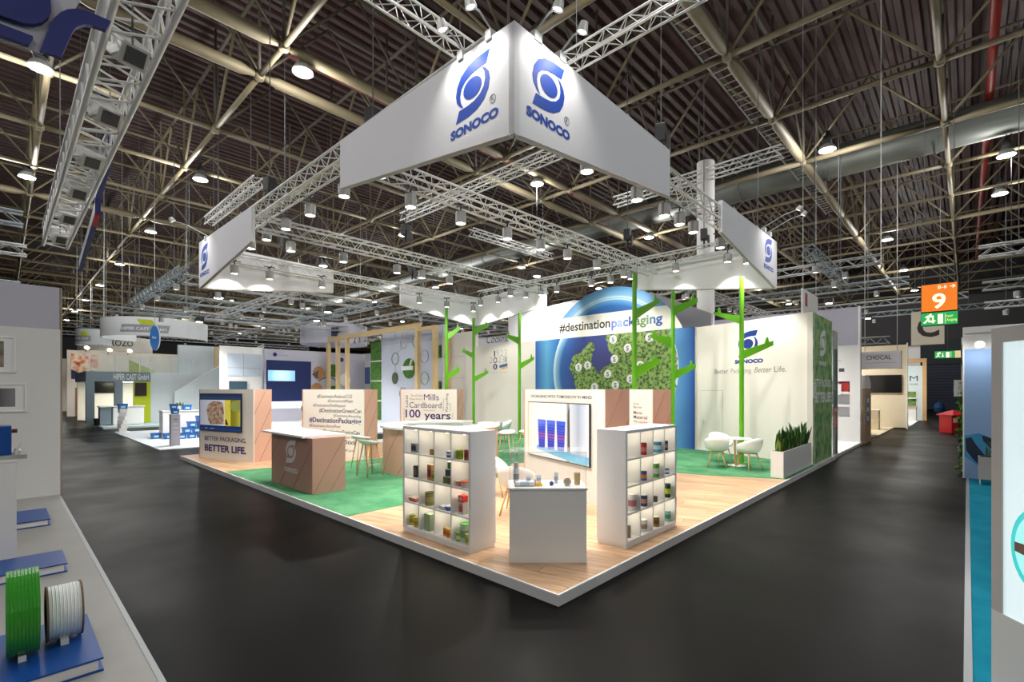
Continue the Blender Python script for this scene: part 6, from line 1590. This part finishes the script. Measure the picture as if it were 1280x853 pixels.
# food stand and far stands at the end of the left aisle
t, L_ = board_thing('stand_wall', 'white stand wall with a colourful food poster at the end of the left aisle', 'wall panel', (-.2, 49.0), (9.0, 49.0))
box('wall_board', 0, L_, 0, .2, 0, 5.3, mat('warm_white', (226, 218, 206), .7), t); pz = slab('food_poster', rect(.25, 1.9, 3.0, 5.0), 0, -.03, foliage_mat('food_print', (150, 30, 24), (214, 120, 80), (240, 226, 206), 2.2), t)
slab('poster_band', [(.25, 3.0), (1.9, 3.0), (1.9, 3.2), (1.0, 3.35), (.25, 3.75)], -.03, -.035, darkblue, t); slab('doorway_frame', rect(.5, 1.6, 0, 2.3), 0, -.05, mat('door_wood', (150, 100, 60), .6), t); slab('doorway', rect(.65, 1.45, 0, 2.15), -.05, -.06, white_print, t)
for i, (a, z) in enumerate(((.9, 5.5), (2.3, 5.4), (3.6, 5.4))):
    q = thing('warm_flood', 'warm flood lamp above the food poster, %s' % ('leftmost', 'middle', 'rightmost')[i], 'flood lamp', (a, 48.0, z), 0)
    build('lamp_head', lathe(BM(), [(0, .12), (.12, .12), (.2, -.08), (0, -.05)], n=14), steel_dull, q).rotation_euler = (math.radians(-60), 0, math.radians(-30))
    build('lens', lathe(BM(), [(0, -.1), (.13, -.06), (.15, 0), (.13, .06), (0, .1)], n=14, c=(0, -.15, -.05)), lamp_warm, q); build('arm', rod(BM(), (0, 0, 0), (0, .985, -.3), .03, n=5), steel_dull, q)
t, L_ = board_thing('stand_wall', 'far stand wall with a lit blue screen at the end of the left aisle', 'wall panel', (-4, 62.0), (8, 62.0))
box('wall_board', 0, L_, 0, .2, 0, 5.2, mat('far_warm', (200, 190, 176), .8), t); slab('blue_screen', rect(2.6, 4.0, 2.0, 4.2), 0, -.05, mat('far_screen', (170, 206, 240), .4, emit=.8), t); slab('red_sign', rect(2.8, 4.1, 4.4, 6.2), 0, -.05, mat('far_red', (150, 40, 36), .5), t)
t = thing('service_counter', 'white cube counter with a black squiggle near the food poster', 'counter', (.15, 42.5, 0), 0); box('body', 0, 1.2, 0, .8, 0, 1.05, white, t); text('S', .4, .4, .4, .4, 0, black, t); box('counter_top', -.03, 1.23, -.03, .83, 1.05, 1.1, wood, t)
# further stands that close the view between the ones above
far_cols = [(206, 206, 208), (190, 196, 204), (214, 208, 198), (176, 180, 190), (200, 204, 196)]
for i, (p0, p1, h, lb) in enumerate((((16.0, 34.0), (16.0, 20.0), 4.9, 'pale stand wall far behind the pergola'), ((15.2, 36.0), (24.0, 36.0), 4.5, 'grey stand wall far behind the dark blue wall'), ((9.5, 46.0), (24.0, 46.0), 5.0, 'beige stand wall far behind the timber posts'), ((10, 70.0), (40.0, 70.0), 5.0, 'long pale stand wall at the far left end of the hall'),
        ((22, 22.0), (22.0, 10.0), 5.0, 'pale stand wall far behind the mural'), ((34, 40.0), (34, 12.0), 5.0, 'wide grey stand wall deep in the hall'), ((-20, 80.0), (9, 80.0), 5.0, 'pale stand wall at the far end of the left aisle'), ((24.5, 10.0), (24.5, 1.0), 4.7, 'pale stand wall behind the white niche wall'))):
    t, L_ = board_thing('stand_wall', lb, 'wall panel', p0, p1); box('wall_board', 0, L_, 0, .2, 0, h, mat('far_wall_%d' % i, far_cols[i % 5], .8), t); box('cap_rail', 0, L_, -.03, .23, h, h + .08, steel_dull, t)
    for k in range(int(L_ // 4)): slab('graphic', rect(.6 + k * 4, 3.0 + k * 4, 2.6, 3.9), 0, -.02, mat('far_graphic_%d' % (k % 3), ((60, 90, 150), (150, 170, 130), (120, 120, 130))[k % 3], .6), t)
# trusses over the other stands
random.seed(21)
tgrey = mat('truss_bluegrey', (150, 160, 164), .5, metal=.4)
TR = [((1, 19, 6.4), (9, 19, 6.4)), ((1, 24, 6.4), (10, 24, 6.4)), ((1, 29, 6.4), (13, 29, 6.4)), ((1.0, 18.8, 6.7), (1.0, 29, 6.7)), ((5.5, 18.8, 6.7), (5.5, 31, 6.7)), ((10, 18.8, 6.7), (10, 34, 6.7)), ((14, 17, 7.0), (14, 34, 7.0)), ((0, 36, 7.2), (14, 36, 7.2)), ((0, 42, 7.2), (16, 42, 7.2)), ((5, 34, 7.5), (5, 52, 7.5)), ((12, 34, 7.5), (12, 56, 7.5)),
      ((0, 52, 7.6), (22, 52, 7.6)), ((-8, 60, 7.6), (24, 60, 7.6)), ((20, 20, 7.0), (20, 44, 7.0)), ((26, 14, 7.2), (26, 40, 7.2)), ((16, 26, 7.4), (34, 26, 7.4)), ((18, 34, 7.4), (40, 34, 7.4)), ((15, 1, 6.9), (22, 1, 6.9)), ((20, -.5, 7.3), (20, 9, 7.3)), ((25, -1, 7.2), (25, 9, 7.2)), ((33, -3, 7.4), (33, 10, 7.4)), ((40, -6, 7.6), (40, 14, 7.6)), ((18, 7, 7.2), (40, 7, 7.2)),
      ((13, -5.5, 6.2), (26, -5.5, 6.2)), ((17, -9, 6.4), (17, -3.2, 6.4)), ((24, -9, 6.4), (24, -3.4, 6.4)), ((32, -9, 6.6), (32, -3.6, 6.6)), ((-8, 15, 6.6), (-3.4, 15, 6.6)), ((-9, 20, 6.8), (-3.2, 20, 6.8)), ((-8, 28, 6.8), (-3.2, 28, 6.8)), ((-5, 16, 7), (-5, 40, 7))]
TN = ['nearest the gangway over the blue tubs', 'over the middle of the blue tub stand', 'before the dark blue presentation wall', 'over the aisle edge of the blue tub stand', 'between the blue tubs and the high tables', 'over the high tables', 'above the moss wall', 'over the casting stand front', 'over the casting stand back', 'lengthwise over the casting stand', 'lengthwise behind the presentation wall', 'over the food poster', 'at the end of the left aisle', 'deep behind the moss wall', 'deep behind the mural wall', 'across the hall behind the circle wall', 'across the hall far behind the presentation wall', 'over the white niche stand', 'across the white niche stand', 'across the beige stand', 'across the wooden framed stand', 'across the far end of the right aisle', 'lengthwise far behind the logo wall', 'lengthwise over the light blue wall', 'across behind the light blue wall', 'across farther behind the light blue wall', 'across well behind the light blue wall', 'nearest above the left framed pictures', 'second above the left aisle side', 'third above the left aisle side', 'lengthwise left of the left aisle']
for i, (p0, p1) in enumerate(TR):
    q = truss('grey lattice truss ' + TN[i], p0, p1, .32, tgrey if i % 2 else steel_dull, .8, .03, 'lattice trusses over the other stands', lr=.016)
    L_ = (Vector(p1) - Vector(p0)).length; d = (Vector(p1) - Vector(p0)).normalized(); k = 1.2
    while k < L_:
        p = Vector(p0) + d * k
        if in_view(p, 0): spot(p.x, p.y, p.z - .45, (p.x, p.y, 0), 'small can spot lamp on the truss ' + TN[i], False, 'spot lamps over the other stands')
        k += 3.4
    for f in (.15, .85):
        p = Vector(p0) + d * L_ * f
        w_ = build('hanger', rod(BM(), (L_ * f, 0, .16), (L_ * f, 0, 15.95 - p0[2]), .012, n=4), darkgrey, q)
# added fill floods that brighten the neighbouring stands and the wall behind the mural
nl = bpy.data.lights.new('stand_fill_light', 'SPOT'); nl.energy = 1700; nl.spot_size = math.radians(120); nl.spot_blend = .8; nl.color = (1, .97, .93); nl.shadow_soft_size = .25
for a, b, z, lb in ((4, 29, 6.0, 'over the casting stand'), (2.5, 20, 6.0, 'over the blue tubs'), (9, 25, 6.2, 'over the high tables'), (8, 21.5, 6.2, 'in front of the circle wall'), (16.5, 3, 6.4, 'over the white niche stand'), (27, 2.5, 6.8, 'over the beige stand'), (37, 2, 7, 'over the wooden framed stand'), (3, 44, 7, 'in front of the food poster'), (2, 56, 7, 'at the end of the left aisle'), (13.3, 11.6, 7.4, 'above the mural wall')):
    t = thing('fill_flood', 'added black fill lamp ' + lb, 'flood lamp', (a, b, z), 0)
    b_ = BM(); bx(b_, -.2, .2, -.2, .2, .02, .3, .03); build('housing', b_, black, t); build('lens', lathe(BM(), [(0, .018), (.16, .018), (.16, .0), (0, -.01)], n=14), lamp_glow, t); build('hanger', rod(BM(), (0, 0, .3), (0, 0, 15.95 - z), .015, n=5), darkgrey, t)
    l = bpy.data.objects.new('fill_flood_light', nl); COL.objects.link(l); l.parent = t; l.location = (0, 0, -.06)
